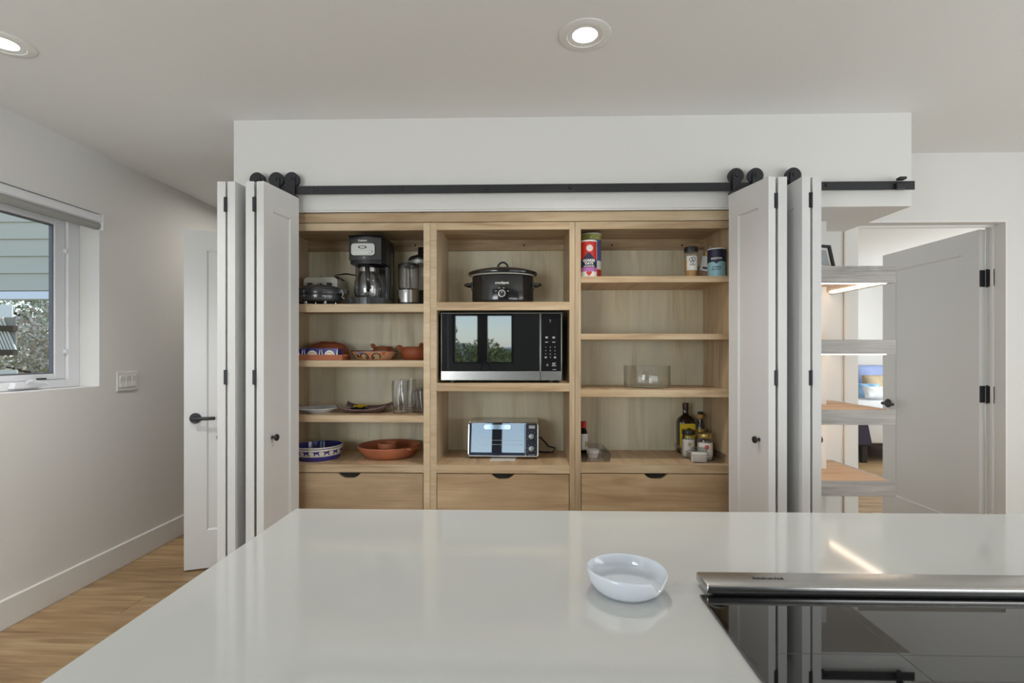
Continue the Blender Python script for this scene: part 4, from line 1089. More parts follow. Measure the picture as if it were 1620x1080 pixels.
# door with a thin silver edge, a mirror-black window and a steel foot
obj('door_frame', B(mx0, xs - 0.0008, yM + 0.0015, yM + 0.0198, mz0, mz1, r=0.003), SILVERP, t, world=True, smooth=True)
obj('door_glass', B(mx0 + 0.0035, xs - 0.0035, yM, yM + 0.0014, zs, mz1 - 0.0035), MIRGLASS, t, world=True)
obj('door_window_edge', B(xd - 0.0015, xd, yM - 0.0004, yM, zs + 0.004, mz1 - 0.010), BLACKP, t, world=True)
obj('door_foot', B(mx0 + 0.0008, xs - 0.0015, yM - 0.0006, yM + 0.0014, mz0 + 0.001, zs - 0.0005, r=0.0005, seg=1), STEEL, t, world=True)
cp = obj('control_panel', B(xs + 0.0008, mx1, yM + 0.0015, yM + 0.0198, mz0, mz1, r=0.003), SILVERP, t, world=True, smooth=True)
obj('panel_glass', B(xs + 0.0030, mx1 - 0.0035, yM, yM + 0.0014, zs, mz1 - 0.0035), BLACKG, cp, world=True)
obj('panel_foot', B(xs + 0.0015, mx1 - 0.0008, yM - 0.0006, yM + 0.0014, mz0 + 0.001, zs - 0.0005, r=0.0005, seg=1), STEEL, cp, world=True)
MARK = mat('printed_mark', (0.62, 0.62, 0.60, 1), 0.5)
pxm = lambda px: X(px, yM)
pzm = lambda py: Z(870, py, yM)
def mtext(s, px, py, size): obj('key_lettering', text_front(s, pxm(px), yM - 0.0004, pzm(py), size, bold=0.00015), MARK, cp, world=True)
mtext('8', 870.5, 506.5, 0.010); mtext('_', 870.5, 507.5, 0.012)
for k, (s, px, py) in enumerate((('1', 863.4, 549), ('2', 870.6, 549), ('3', 878, 549), ('4', 863.4, 554.5), ('5', 870.6, 554.5), ('6', 878, 554.5), ('7', 863.4, 560), ('8', 870.6, 560), ('9', 878, 560), ('0', 870.8, 565))):
    mtext(s, px, py, 0.0072)
for px, py, w_, h_ in ((864.8, 533, 4.2, 1.0), (876, 533, 4.2, 1.0), (864.8, 534.6, 3.2, 0.8), (876, 534.6, 4.0, 0.8), (864.8, 541, 4.6, 0.9), (876, 541, 4.6, 0.9), (863.4, 564.5, 3.6, 0.9), (863.4, 566, 2.6, 0.7), (878, 564.5, 3.2, 0.9), (878, 566, 3.2, 0.8), (866, 576.5, 2.6, 0.8), (866, 578.4, 2.2, 0.8), (876.5, 574.2, 5.4, 0.9), (876, 576.2, 4.4, 0.8), (876.5, 578.4, 7.0, 0.8), (877, 584.4, 6.0, 0.6)):
    a = w_ / 2 / 800 * yM; b = h_ / 2 / 800 * yM
    obj('key_mark', B(pxm(px) - a, pxm(px) + a, yM - 0.0008, yM - 0.0001, pzm(py) - b, pzm(py) + b), MARK, cp, world=True)
for x_ in (mx0 + 0.05, mx1 - 0.05):
    for y_ in (2.56, 2.82):
        obj('foot', L(cyl(0.014, z2, mz0 + 0.006, 0.001), 14, (x_, y_, 0)), BLACKP, t, world=True, smooth=True)
# toaster oven
z3 = S_M[2][0] + 0.0002
yO = 2.632
ox0, ox1 = X(739.5, yO), X(852, yO)
oz0, oz1 = z3 + 0.012, Z(795, 668.5, yO)
tl = math.radians(8.6)
t = thing('toaster_oven', 'polished steel toaster oven with glass door and two dials', 'toaster oven', ((ox0 + ox1) / 2, yO, z3), rz=math.radians(-1.2))
hw, hh = (ox1 - ox0) / 2, oz1 - z3
lean = lambda z: math.tan(tl) * (z - 0.012)
obj('casing', PR([(0.012 + lean(0.014), 0.014), (0.222, 0.014), (0.222, hh - 0.012), (0.214, hh - 0.002), (0.014 + lean(hh), hh - 0.001)], 'X', -hw + 0.004, hw - 0.004), STEEL, t)
SH = Matrix.Translation((0, 0, 0.012)) @ Matrix.Rotation(-tl, 4, 'X')
FH = (hh - 0.012) / math.cos(tl)
def front(bm): bm.transform(SH); return bm
# face: rounded frame, door glass, panel, in the leaning plane
outer = rrect(-hw, hw, 0, FH, 0.014, 6); inner = rrect(-hw + 0.006, hw - 0.006, 0.006, FH - 0.006, 0.010, 6)
bm = NB(); V = [[bm.verts.new((p[0], y, p[1])) for p in R] for R, y in ((outer, 0.012), (outer, 0.001), (rrect(-hw + 0.002, hw - 0.002, 0.002, FH - 0.002, 0.013, 6), -0.001), (inner, 0.0005), (inner, 0.006))]
n = len(outer)
for P_, Q_ in zip(V, V[1:]):
    for i in range(n): bm.faces.new((P_[i], P_[(i + 1) % n], Q_[(i + 1) % n], Q_[i]))
bm.faces.new(V[0][::-1]); bm.faces.new(V[-1])
bmesh.ops.recalc_face_normals(bm, faces=bm.faces[:])
obj('front_frame', front(bm), CHROME, t, smooth=True)
xd1 = -hw + (831 - 739.5) / 112.5 * 2 * hw
dg = obj('door_glass', front(PR(rrect(-hw + 0.0065, xd1, 0.0065, FH - 0.0065, 0.008, 5), 'Y', 0.0008, 0.0055)), OVENGLASS, t)
obj('door_hinge_bar', front(B(-hw + 0.010, xd1 - 0.002, 0.0002, 0.0012, 0.008, 0.022)), mat('deep_blue_glass', (0.010, 0.014, 0.04, 1), 0.08), dg)
for k, zq in enumerate((0.062, 0.084)):
    obj('rack_wire', front(B(-hw + 0.022, xd1 - 0.014, -0.0002, 0.0007, zq, zq + 0.0016)), SILVERP, dg)
hxa, hxb = -hw + (765.5 - 739.5) / 112.5 * 2 * hw, -hw + (808.5 - 739.5) / 112.5 * 2 * hw
bm = PR(rrect(hxa, hxb, FH - 0.038, FH - 0.014, 0.0115, 7), 'Y', -0.022, -0.016)
hn = obj('door_handle', front(bm), CHROME, t)
for x_ in (hxa + 0.014, hxb - 0.014):
    obj('handle_post', front(B(x_ - 0.005, x_ + 0.005, -0.0162, 0.001, FH - 0.032, FH - 0.020)), CHROME, hn)
pn = obj('control_panel', front(PR(rrect(xd1 + 0.0025, hw - 0.0065, 0.0065, FH - 0.0065, 0.006, 5), 'Y', 0.0002, 0.0055)), mat('dark_control_panel', (0.03, 0.03, 0.045, 1), 0.2), t)
obj('panel_edge', front(B(xd1 + 0.0004, xd1 + 0.0022, -0.0006, 0.005, 0.008, FH - 0.008)), CHROME, t)
kx = (xd1 + hw - 0.004) / 2
for zq in (0.105, 0.042):
    k_ = obj('dial', front(L([(0, -0.018), (0.0135, -0.017), (0.0155, -0.012), (0.0165, 0.0), (0, 0.0)], 26, (kx, 0, zq + 0.001), axis='Y')), STEEL, t, smooth=True)
    obj('dial_skirt', front(L([(0.0166, -0.004), (0.0198, -0.003), (0.0198, 0.0)], 26, (kx, 0, zq + 0.001), axis='Y')), BLACKP, k_, smooth=True)
    for a in range(7):
        q = math.radians(215 - a * 42)
        obj('dial_tick', front(PR(disc_poly(kx + 0.0245 * math.cos(q), zq + 0.001 + 0.0245 * math.sin(q), 0.0013, 0.0013, 6), 'Y', -0.0006, 0.0002)), MARK, pn)
obj('badge', front(B(kx - 0.014, kx + 0.018, -0.0012, 0.0002, FH - 0.033, FH - 0.017, r=0.0004, seg=1)), SILVERP, pn)
obj('panel_line', front(B(kx - 0.016, kx + 0.016, -0.0008, 0.0002, 0.0105, 0.0118)), MARK, pn)
for x_ in (-hw + 0.022, hw - 0.022):
    for y_ in (0.028, 0.195):
        obj('foot', L(cyl(0.011, 0.0, 0.015, 0.001), 12, (x_, y_, 0)), BLACKP, t, smooth=True)
c0 = Vector((ox1 + 0.0, 2.80, Z(855, 703, 2.80)))
obj('power_cord', T([(ox1 - 0.01, 2.862, z3 + 0.075), (ox1 + 0.02, 2.866, z3 + 0.074), (X(868, 2.86), 2.864, Z(868, 706, 2.86)), (X(878, 2.84), 2.84, z3 + 0.020), (X(875, 2.80), 2.80, z3 + 0.0045), (X(862, 2.80), 2.80, z3 + 0.0042), (ox1 - 0.02, 2.83, z3 + 0.0042)], 0.004, 8), BLACKP, t, world=True, smooth=True)
bm = NB(); p0 = 0.0004
pts = [(X(775, 2.60), 2.597), (X(814, 2.60), 2.593), (X(818, 2.66), 2.70), (X(778, 2.66), 2.70)]
for zq in (0,): prism(bm, pts, 'Z', z3, z3 + 0.0022)
obj('instruction_leaflet', bm, PAPER, label='folded white leaflet tucked beneath the toaster oven', cat='leaflet')

# ------------------------------------------------------------------ bay with the oat canisters
z1 = S_R[0][0] + 0.0002
def can(name, label, cat, x, y, z, r, h, body, lid, group=None):
    t = thing(name, label, cat, (x, y, z), group=group)
    obj('can_body', L([(0, 0), (r * 0.985, 0), (r, 0.002), (r, h - 0.006), (0, h - 0.006)], 40), body, t, smooth=True)
    obj('lid', L([(0, h - 0.0058), (r * 1.035, h - 0.0058), (r * 1.04, h - 0.001), (r * 1.0, h), (r * 0.95, h - 0.002), (0, h - 0.002)], 40), lid, t, smooth=True)
    return t
r = 0.0405; h = Z(933, 381.5, 2.545) - z1; cx_, cy_ = rL0 + 0.046, 2.548
t = can('oat_canister', 'cardboard oat canister with red and navy label, front one', 'canister', cx_, cy_, z1, r, h, PAPER, WHITEP, 'oat canisters')
va = -0.10
def lab(f0, f1, a0, a1, m, th=0.0006, fn=None, nm='label'): obj(nm, band(0, 0, r, f0 * h, f1 * h, a0 + va, a1 + va, fn and 20 or 18, fn, th), m, t, smooth=True)
lab(0.25, 0.955, -1.25, 1.15, RED, 0.0006, nm='red_label')
lab(0.25, 0.66, -1.30, 1.25, NAVY, 0.0009, lambda q: (0.265 * h, h * (0.47 + 0.19 * math.exp(-((q - 0.50) / 0.22) ** 2))), 'navy_label')
lab(0.155, 0.262, -1.30, 1.25, PURPLE, 0.0009, nm='purple_label')
# plain round cream patch where the label carries its portrait
bm = NB(); 
hp = [(0.40 * math.cos(q), h * (0.775 + 0.09 * math.sin(q))) for q in [2 * PI * i / 24 for i in range(24)]]
vs = [bm.verts.new(((r + 0.0012) * math.sin(a + va + 0.10), -(r + 0.0012) * math.cos(a + va + 0.10), z)) for a, z in hp]
c = bm.verts.new(((r + 0.0018) * math.sin(va + 0.10), -(r + 0.0018) * math.cos(va + 0.10), h * 0.765))
for i in range(24): bm.faces.new((vs[i], vs[(i + 1) % 24], c))
obj('label_patch', bm, OFFW, t)
obj('lettering', text_cyl('QUAKER', 0, 0, r + 0.001, 0.445 * h, 0.0165, va + 0.02, bold=0.0006), PAPER, t)
obj('lettering', text_cyl('OATS', 0, 0, r + 0.001, 0.365 * h, 0.0165, va + 0.02, bold=0.0006), PAPER, t)
obj('lettering', text_cyl('OLD FASHIONED', 0, 0, r + 0.001, 0.292 * h, 0.0072, va + 0.02, bold=0.0003), PAPER, t)
hs_ = [(0.0135 * (math.sin(q) ** 3), 0.0009 * (13 * math.cos(q) - 5 * math.cos(2 * q) - 2 * math.cos(3 * q) - math.cos(4 * q))) for q in [2 * PI * i / 28 for i in range(28)]]
bm = NB(); vs = [bm.verts.new(((r + 0.0008) * math.sin(x_ / r + va + 0.02), -(r + 0.0008) * math.cos(x_ / r + va + 0.02), h * 0.10 + z_)) for x_, z_ in hs_]
c = bm.verts.new(((r + 0.0016) * math.sin(va + 0.02), -(r + 0.0016) * math.cos(va + 0.02), h * 0.10))
for i in range(28): bm.faces.new((vs[i], vs[(i + 1) % 28], c))
obj('red_heart', bm, RED, t)
r = 0.054; h = min(Z(936, 370, 2.66) - z1, 1.924 - z1); cx_, cy_ = X(951, 2.672) - r, 2.680
t = can('oat_canister', 'taller cardboard oat canister with lime band, standing behind', 'canister', cx_, cy_, z1, r, h, PAPER, OFFW, 'oat canisters')
va = 0.0
lab(0.86, 0.972, -1.6, 1.6, LIME, 0.0006, nm='lime_band')
lab(0.42, 0.86, -1.6, 1.6, MIDBLUE, 0.0006, nm='blue_label')
lab(0.02, 0.24, 0.5, 1.6, RED, 0.0006, nm='red_label')
for k in range(6):
    obj('band_fleck', band(0, 0, r, (0.885 + 0.03 * (k % 2)) * h, (0.91 + 0.04 * (k % 2)) * h, -0.9 + k * 0.36, -0.75 + k * 0.36, 4, None, 0.0009), OLIVE if k % 2 else PAPER, t)
# spice jar
r = 0.0325; h = Z(1093, 391, 2.58) - z1; cx_, cy_ = X(1093.5, 2.58), 2.585
t = thing('spice_jar', 'clear spice jar with black lid and printed white label', 'jar', (cx_, cy_, z1))
obj('jar_body', L([(0, 0), (r, 0), (r * 1.02, 0.003), (r * 1.02, 0.012), (r * 0.90, 0.020), (r * 0.90, 0.030), (r, 0.036), (r, h - 0.044), (r * 0.94, h - 0.030), (r * 0.94, h - 0.026), (0, h - 0.026)], 36), GLASS, t, smooth=True)
obj('spice_fill', L([(0, 0.002), (r * 0.93, 0.002), (r * 0.95, 0.004), (r * 0.95, 0.0115), (r * 0.86, 0.020), (r * 0.86, 0.030), (r * 0.95, 0.037), (r * 0.95, h * 0.58), (0, h * 0.58)], 30), SPICE, t, smooth=True)
obj('lid', L([(0, h - 0.0258), (r * 1.03, h - 0.0258), (r * 1.05, h - 0.022), (r * 1.05, h - 0.004), (r * 0.99, h), (0, h)], 32), BLACKP, t, smooth=True)
lab_ = obj('label', band(0, 0, r * 1.0, 0.040, h - 0.048, -0.95, 0.80), PAPER, t, smooth=True)
for k, (aa, zz, ra_) in enumerate(((-0.22, 0.58, 0.009), (0.12, 0.60, 0.009), (-0.05, 0.50, 0.007))):
    P_ = []
    bm = NB()
    for i in range(20):
        q = 2 * PI * i / 20; a = aa - 0.05 + ra_ / r * math.cos(q); P_.append(((r + 0.0010) * math.sin(a), -(r + 0.0010) * math.cos(a), h * zz + ra_ * math.sin(q)))
    tube(bm, P_, 0.0013, 6, closed=True)
    obj('label_roundel', bm, BLACKP, lab_)
obj('label_stripe', band(0, 0, r, h * 0.405, h * 0.425, -0.45, 0.32, 8, None, 0.0009), BLACKP, lab_)
# bag of pink salt leaning on the cabinet side
bx, by = X(1112, 2.64), 2.650
t = thing('salt_bag', 'clear bag of pink salt with white label leaning sideways', 'bag', (bx, by, z1))
def pillow(w, d, h, n=14, top=0.15, lean=0.0):
    bm = NB(); rows = []
    for i in range(n + 1):
        e = i / n; z = h * e
        dd = d * (math.sin(PI * min(1, e * 0.5 + 0.32)) ** 0.8) * (1 - e ** 3 * (1 - top)) if e < 1 else 0.002
        ww = w * (0.86 + 0.14 * math.sin(PI * e)) 
        row = []
        for k in range(20):
            a = 2 * PI * k / 20
            sx_q = math.copysign(abs(math.cos(a)) ** 0.6, math.cos(a)); sy_q = math.copysign(abs(math.sin(a)) ** 0.9, math.sin(a))
            row.append(bm.verts.new((ww * sx_q + lean * e * e, dd * sy_q * (1 + 0.06 * math.sin(9 * e + k)), z)))
        rows.append(row)
    for A, C in zip(rows, rows[1:]):
        for k in range(20): bm.faces.new((A[k], A[(k + 1) % 20], C[(k + 1) % 20], C[k]))
    bm.faces.new(rows[0][::-1]); bm.faces.new(rows[-1])
    bmesh.ops.recalc_face_normals(bm, faces=bm.faces[:])
    return bm
RB = Matrix.Rotation(math.radians(-18), 4, 'Z')
bm = pillow(0.036, 0.026, 0.175, lean=0.016); bm.transform(RB); obj('bag_film', bm, BAGFILM, t, smooth=True, auto=70)
bm = pillow(0.0335, 0.0235, 0.075, top=0.85, lean=0.006); bm.transform(Matrix.Translation((0, 0, 0.001))); bm.transform(RB); obj('salt_fill', bm, SALT, t, smooth=True)
LB = RB @ Matrix.Translation((0.004, -0.0285, 0.0)) @ Matrix.Rotation(math.radians(13), 4, 'Y')
bm = B(-0.030, 0.034, -0.001, 0.0005, 0.046, 0.120); bm.transform(LB); lb_ = obj('label', bm, PAPER, t)
bm = B(-0.020, 0.034, -0.001, 0.0005, 0.1202, 0.145); bm.transform(LB); obj('yellow_label', bm, GOLD, t)
bm = B(-0.017, 0.006, -0.0016, -0.0010, 0.056, 0.066); bm.transform(LB); obj('barcode', bm, GREYP, lb_)
# salt canister
r = 0.0425; h = Z(1135, 394, 2.545) - z1; cx_, cy_ = 0.957, 2.548
t = can('salt_canister', 'round salt canister with navy top and pale aqua lower label', 'canister', cx_, cy_, z1, r, h, AQUA, WHITEP)
va = -0.36
lab(0.40, 0.965, -2.2, 2.2, NAVY, 0.0007, lambda q: (h * (0.545 - 0.10 * math.exp(-((q - 0.5) / 0.05) ** 2) - 0.06 * (abs(q - 0.5) * 2) + 0.05 * (q - 0.5)), h * 0.965), 'navy_label')
obj('lettering', text_cyl('MORTON', 0, 0, r + 0.0008, 0.63 * h, 0.0120, va, bold=0.0006), PAPER, t)
obj('lettering', text_cyl('COARSE', 0, 0, r + 0.0004, 0.335 * h, 0.0110, va, bold=0.0002), NAVY, t)
obj('lettering', text_cyl('SEA SALT', 0, 0, r + 0.0004, 0.255 * h, 0.0110, va, bold=0.0002), NAVY, t)
for k in range(3):
    obj('label_line', band(0, 0, r, h * (0.175 - k * 0.045), h * (0.180 - k * 0.045), va - 0.5, va + 0.55, 8, None, 0.0006), SKYB, t)
# glass bowl
z3 = S_R[2][0] + 0.0002
r = 0.1205; h = Z(1023, 578, 2.70) - z3
t = obj('glass_bowl', L([(0, 0), (r * 0.93, 0), (r * 0.985, 0.006), (r, 0.016), (r, h - 0.002), (r - 0.001, h), (r - 0.003, h), (r - 0.004, h - 0.003), (r - 0.004, 0.018), (r * 0.93, 0.008), (0, 0.007)], 64), GLASS, smooth=True, loc=(X(1023.5, 2.695), 2.695, z3),
    label='straight sided clear glass bowl alone on its shelf', cat='bowl')
# acrylic trays
z4 = S_R[3][0] + 0.0002
def acrylic(label, x0, x1, y0, y1, h, flare=0.006):
    t = thing('acrylic_tray', label, 'tray', ((x0 + x1) / 2, (y0 + y1) / 2, z4), group='clear acrylic trays')
    bm = trough(NB(), x0, x1, y0, y1, h, 0.0028, flare, 0.003); bm.transform(Matrix.Translation((0, 0, z4)))
    obj('tray_body', bm, ACRYL, t, world=True)
    bm = NB(); pts = [(x0 + 0.0015, y0 + 0.0015, z4 + h), (x1 - 0.0015, y0 + 0.0015, z4 + h), (x1 - 0.0015, y1 - 0.0015, z4 + h), (x0 + 0.0015, y1 - 0.0015, z4 + h)]
    tube(bm, pts, 0.0015, 6, closed=True); obj('tray_rim', bm, ACRYL, t, world=True)
    return t
acrylic('clear acrylic tray with baking cups beside the red capped bottle', rL0 + 0.004, X(966, 2.565), 2.545, 2.845, 0.042)
acrylic('clear acrylic tray crowded with oil bottle and jars', 0.838, 1.000, 2.535, 2.866, 0.042)
zt = z4 + 0.0032
bxx, byy = rL0 + 0.040, 2.72
t = thing('sauce_bottle', 'small dark bottle with red cap behind the cabinet stile', 'bottle', (bxx, byy, zt))
hb = Z(922, 666, 2.72) - zt
obj('bottle_body', L([(0, 0), (0.022, 0), (0.0235, 0.004), (0.0235, 0.10), (0.018, 0.125), (0.013, hb - 0.035), (0, hb - 0.035)], 28), AMBER, t, smooth=True)
obj('cap', L([(0, hb - 0.0348), (0.015, hb - 0.0348), (0.015, hb - 0.002), (0.012, hb), (0, hb)], 22), RED, t, smooth=True)
obj('label', band(0, 0, 0.0236, 0.03, 0.115, -0.6, 1.6), PAPER, t, smooth=True)
obj('green_label', band(0, 0, 0.0242, 0.045, 0.075, 0.2, 1.5), OLIVE, t, smooth=True)
ux, uy = X(938, 2.66), 2.665
t = thing('baking_cups', 'stack of white paper baking cups in the acrylic tray', 'baking cups', (ux, uy, zt))
for k in range(4):
    bm = NB(); n = 48; R0, R1, hh = 0.022, 0.033, 0.030; zo = k * 0.003
    A = [[bm.verts.new(((q + (0.0011 if i % 2 else -0.0011)) * math.cos(2 * PI * i / n), (q + (0.0011 if i % 2 else -0.0011)) * math.sin(2 * PI * i / n), zz + zo)) for i in range(n)] for q, zz in ((R0, 0), (R1, hh), (R1 - 0.001, hh), (R0 - 0.001, 0.001))]
    for P_, Q_ in zip(A, A[1:]):
        for i in range(n): bm.faces.new((P_[i], P_[(i + 1) % n], Q_[(i + 1) % n], Q_[i]))
    bm.faces.new(A[0][::-1]); bm.faces.new(A[-1])
    bmesh.ops.recalc_face_normals(bm, faces=bm.faces[:])
    obj('paper_cup', bm, PAPER, t)
for k in range(14):
    a = -2.6 + k * 0.38; zz = 0.011 + 0.013 * ((k * 7) % 3) / 2
    rq = 0.0225 + (0.033 - 0.022) * zz / 0.030 + 0.0012
    obj('printed_heart', PR(disc_poly(0, 0, 0.0022, 0.0022, 6), 'Y', -0.0006, 0.0), RED, t, loc=(rq * math.cos(a), rq * math.sin(a), zz), rz=a + PI / 2)
# oil bottle, square shouldered
ox, oy = X(1085, 2.795), 2.800
hb = Z(1085, 637, 2.80) - zt
t = thing('oil_bottle', 'tall dark square olive oil bottle with yellow label', 'bottle', (ox, oy, zt))
def sq_lathe(prof, n=32, p=4.0, sy=1.0):
    bm = NB(); rings = []
    for rx, z, q in prof:
        ring = []
        for i in range(n):
            a = 2 * PI * i / n; c_, s_ = math.cos(a), math.sin(a)
            m = (abs(c_) ** q + abs(s_) ** q) ** (-1 / q)
            ring.append(bm.verts.new((rx * m * c_, rx * m * s_ * sy, z)))
        rings.append(ring)
    for A, C in zip(rings, rings[1:]):
        for i in range(n): bm.faces.new((A[i], A[(i + 1) % n], C[(i + 1) % n], C[i]))
    bm.faces.new(rings[0][::-1]); bm.faces.new(rings[-1])
    bmesh.ops.recalc_face_normals(bm, faces=bm.faces[:]); return bm
ow = 0.0445
obj('bottle_body', sq_lathe([(ow * 0.95, 0, 7), (ow, 0.004, 7), (ow, hb * 0.60, 7), (ow * 0.93, hb * 0.665, 6), (ow * 0.70, hb * 0.72, 4), (ow * 0.42, hb * 0.755, 2.4), (ow * 0.34, hb * 0.79, 2), (ow * 0.33, hb * 0.87, 2)], 40, sy=0.72), mat('brown_black_glass', (0.016, 0.009, 0.006, 1), 0.06, ior=1.55), t, smooth=True, auto=50)
obj('cap', L([(0, hb * 0.8702), (0.0155, hb * 0.8702), (0.0165, hb * 0.875), (0.0165, hb * 0.995), (0.0145, hb), (0, hb)], 24), BROWN, t, smooth=True)
yl_ = -ow * 0.72 - 0.0006
lb_ = obj('label', B(-ow * 0.93, ow * 0.93, yl_ - 0.0004, yl_ + 0.0008, hb * 0.12, hb * 0.595), LABELY, t)
pts = [(-0.024, yl_ - 0.0008, hb * 0.40), (-0.012, yl_ - 0.0008, hb * 0.405), (0.006, yl_ - 0.0008, hb * 0.40), (0.018, yl_ - 0.0008, hb * 0.42), (0.022, yl_ - 0.0008, hb * 0.465), (0.012, yl_ - 0.0008, hb * 0.495), (-0.002, yl_ - 0.0008, hb * 0.50)]
obj('label_emblem', T(pts, [0.002, 0.004, 0.005, 0.005, 0.0045, 0.004, 0.002], 8), BROWN, lb_)
obj('label_emblem', PR([(-0.030, hb * 0.22), (-0.024, hb * 0.39), (-0.012, hb * 0.40), (-0.018, hb * 0.30)], 'Y', yl_ - 0.0010, yl_ - 0.0002), BROWN, lb_)
# bottle behind
t = thing('sauce_bottle', 'slim dark bottle with black cap behind the cork topped one', 'bottle', (0.972, 2.825, zt))
hb = Z(1104, 651, 2.82) - zt
obj('bottle_body', L([(0, 0), (0.019, 0), (0.020, 0.003), (0.020, 0.12), (0.012, 0.155), (0.011, hb - 0.03), (0, hb - 0.03)], 24), AMBER, t, smooth=True)
obj('cap', L(cyl(0.0135, hb - 0.0298, hb, 0.001), 20), BLACKP, t, smooth=True)
# cork topped bottle
qx_, qy_ = X(1108, 2.735), 2.738
t = thing('cork_bottle', 'clear round shouldered bottle with cork stopper and gold band', 'bottle', (qx_, qy_, zt))
hb = Z(1108, 655.5, 2.73) - zt
obj('bottle_body', L([(0, 0), (0.026, 0), (0.0285, 0.006), (0.029, 0.05), (0.026, 0.085), (0.0245, 0.11), (0.026, 0.135), (0.024, 0.158), (0.016, hb - 0.040), (0.0135, hb - 0.028), (0.0135, hb - 0.022), (0, hb - 0.022)], 32), GLASS, t, smooth=True)
obj('filling', L([(0, 0.003), (0.0255, 0.003), (0.027, 0.05), (0.024, 0.085), (0.0225, 0.10), (0, 0.10)], 24), BROWN, t, smooth=True)
obj('cork', L([(0, hb - 0.0218), (0.0165, hb - 0.0218), (0.0175, hb - 0.002), (0.016, hb), (0, hb)], 20), CORK, t, smooth=True)
obj('gold_label', band(0, 0, 0.0265, 0.105, 0.142, -1.3, 1.3), GOLD, t, smooth=True)
def jar(label, x, y, r, h, lid, acc):
    t = thing('food_jar', label, 'jar', (x, y, zt))
    obj('jar_body', L([(0, 0), (r * 0.94, 0), (r, 0.006), (r, h - 0.038), (r * 0.92, h - 0.026), (r * 0.90, h - 0.0225), (0, h - 0.0225)], 36), GLASS, t, smooth=True)
    obj('jar_fill', L([(0, 0.003), (r * 0.90, 0.003), (r * 0.945, 0.008), (r * 0.945, h - 0.050), (0, h - 0.050)], 30), OFFW, t, smooth=True)
    obj('lid', L([(0, h - 0.0222), (r * 0.95, h - 0.0222), (r * 0.97, h - 0.019), (r * 0.97, h - 0.003), (r * 0.93, h), (0, h)], 32), lid, t, smooth=True)
    l_ = obj('label', band(0, 0, r, 0.018, h - 0.045, -1.1, 1.1), PAPER, t, smooth=True)
    bm = NB(); ra_ = r * 0.30; vs = []
    for i in range(20):
        q = 2 * PI * i / 20; a = -0.08 + ra_ / r * math.cos(q); vs.append(bm.verts.new(((r + 0.0009) * math.sin(a), -(r + 0.0009) * math.cos(a), h * 0.50 + ra_ * math.sin(q))))
    c = bm.verts.new(((r + 0.0014) * math.sin(-0.08), -(r + 0.0014) * math.cos(-0.08), h * 0.50))
    for i in range(20): bm.faces.new((vs[i], vs[(i + 1) % 20], c))
    obj('label_roundel', bm, acc, l_)
    for k in range(2):
        obj('label_line', band(0, 0, r, h * (0.27 - 0.07 * k), h * (0.29 - 0.07 * k), -0.35, 0.25, 6, None, 0.0009), GREYP, l_)
jar('squat jar with black lid and cream label before the oil bottle', X(1090, 2.68), 2.690, 0.0345, Z(1090, 680.5, 2.68) - zt, BLACKP, OLIVE)
jar('squat jar with gold lid and red roundel on its label', X(1115.5, 2.62), 2.625, 0.0385, Z(1115, 685, 2.62) - zt, GOLD, mat('coral', srgb(206, 88, 92), 0.5))
# small lidded box in the front of the tray
kx_, ky_ = X(1102.5, 2.57), 2.575
t = thing('plastic_box', 'low lidded plastic box in the front of the jar tray', 'box', (kx_, ky_, zt), rz=math.radians(-8))
hb = Z(1102, 707, 2.57) - zt
t.location.y = 2.558; WM[t] = Matrix.Translation(t.location) @ Matrix.Rotation(math.radians(-8), 4, 'Z')
obj('box_base', B(-0.030, 0.042, -0.010, 0.020, 0.0, hb * 0.72, r=0.004), OFFW, t, smooth=True)
obj('box_lid', B(-0.032, 0.044, -0.012, 0.022, hb * 0.725, hb, r=0.003), clear('frosted_lid', (0.75, 0.78, 0.74, 1), 1.5, 1.5, 0.25), t, smooth=True)

# ------------------------------------------------------------------ bedroom glimpsed through the open door
bx0, bx1, by0, by1 = 3.70, 5.40, 6.02, 8.05
t = thing('bed', 'bed with white sheet and dark legs through the open doorway', 'bed', ((bx0 + bx1) / 2, 7.0, 0))
obj('bed_frame', B(bx0, bx1, by0 + 0.02, by1, 0.20, 0.27, r=0.01), BLACKP, t, world=True)
for x_ in (bx0 + 0.30, bx1 - 0.10):
    for y_ in (by0 + 0.06, by1 - 0.10):
        obj('leg', B(x_ - 0.03, x_ + 0.03, y_ - 0.03, y_ + 0.03, 0.0, 0.20, r=0.004), BLACKP, t, world=True)
obj('mattress', B(bx0 + 0.01, bx1 - 0.01, by0 + 0.03, by1 - 0.02, 0.27, 0.62, r=0.05, seg=3), SHEET, t, world=True, smooth=True)
obj('sheet_overhang', B(bx0 - 0.005, bx1 + 0.005, by0, 7.0, 0.23, 0.66, r=0.03, seg=3), SHEET, t, world=True, smooth=True)
obj('headboard', B(bx0, bx1, by1 - 0.001, by1 + 0.04, 0.2, 0.98, r=0.01), BLACKP, t, world=True)
bm = NB()
xb = X(1376, 6.0)
prism(bm, [(bx0 - 0.02, 0.22), (xb + 0.03, 0.22), (xb - 0.06, 0.675), (bx0 - 0.02, 0.675)], 'Y', by0 - 0.018, by0 - 0.002)
prism(bm, [(bx0 - 0.02, by0 - 0.018), (xb - 0.06, by0 - 0.018), (xb - 0.10, 6.35), (bx0 - 0.02, 6.35)], 'Z', 0.662, 0.676)
obj('throw_blanket', bm, PLUMFAB, label='dark plum throw draped over the foot of the bed', cat='throw')
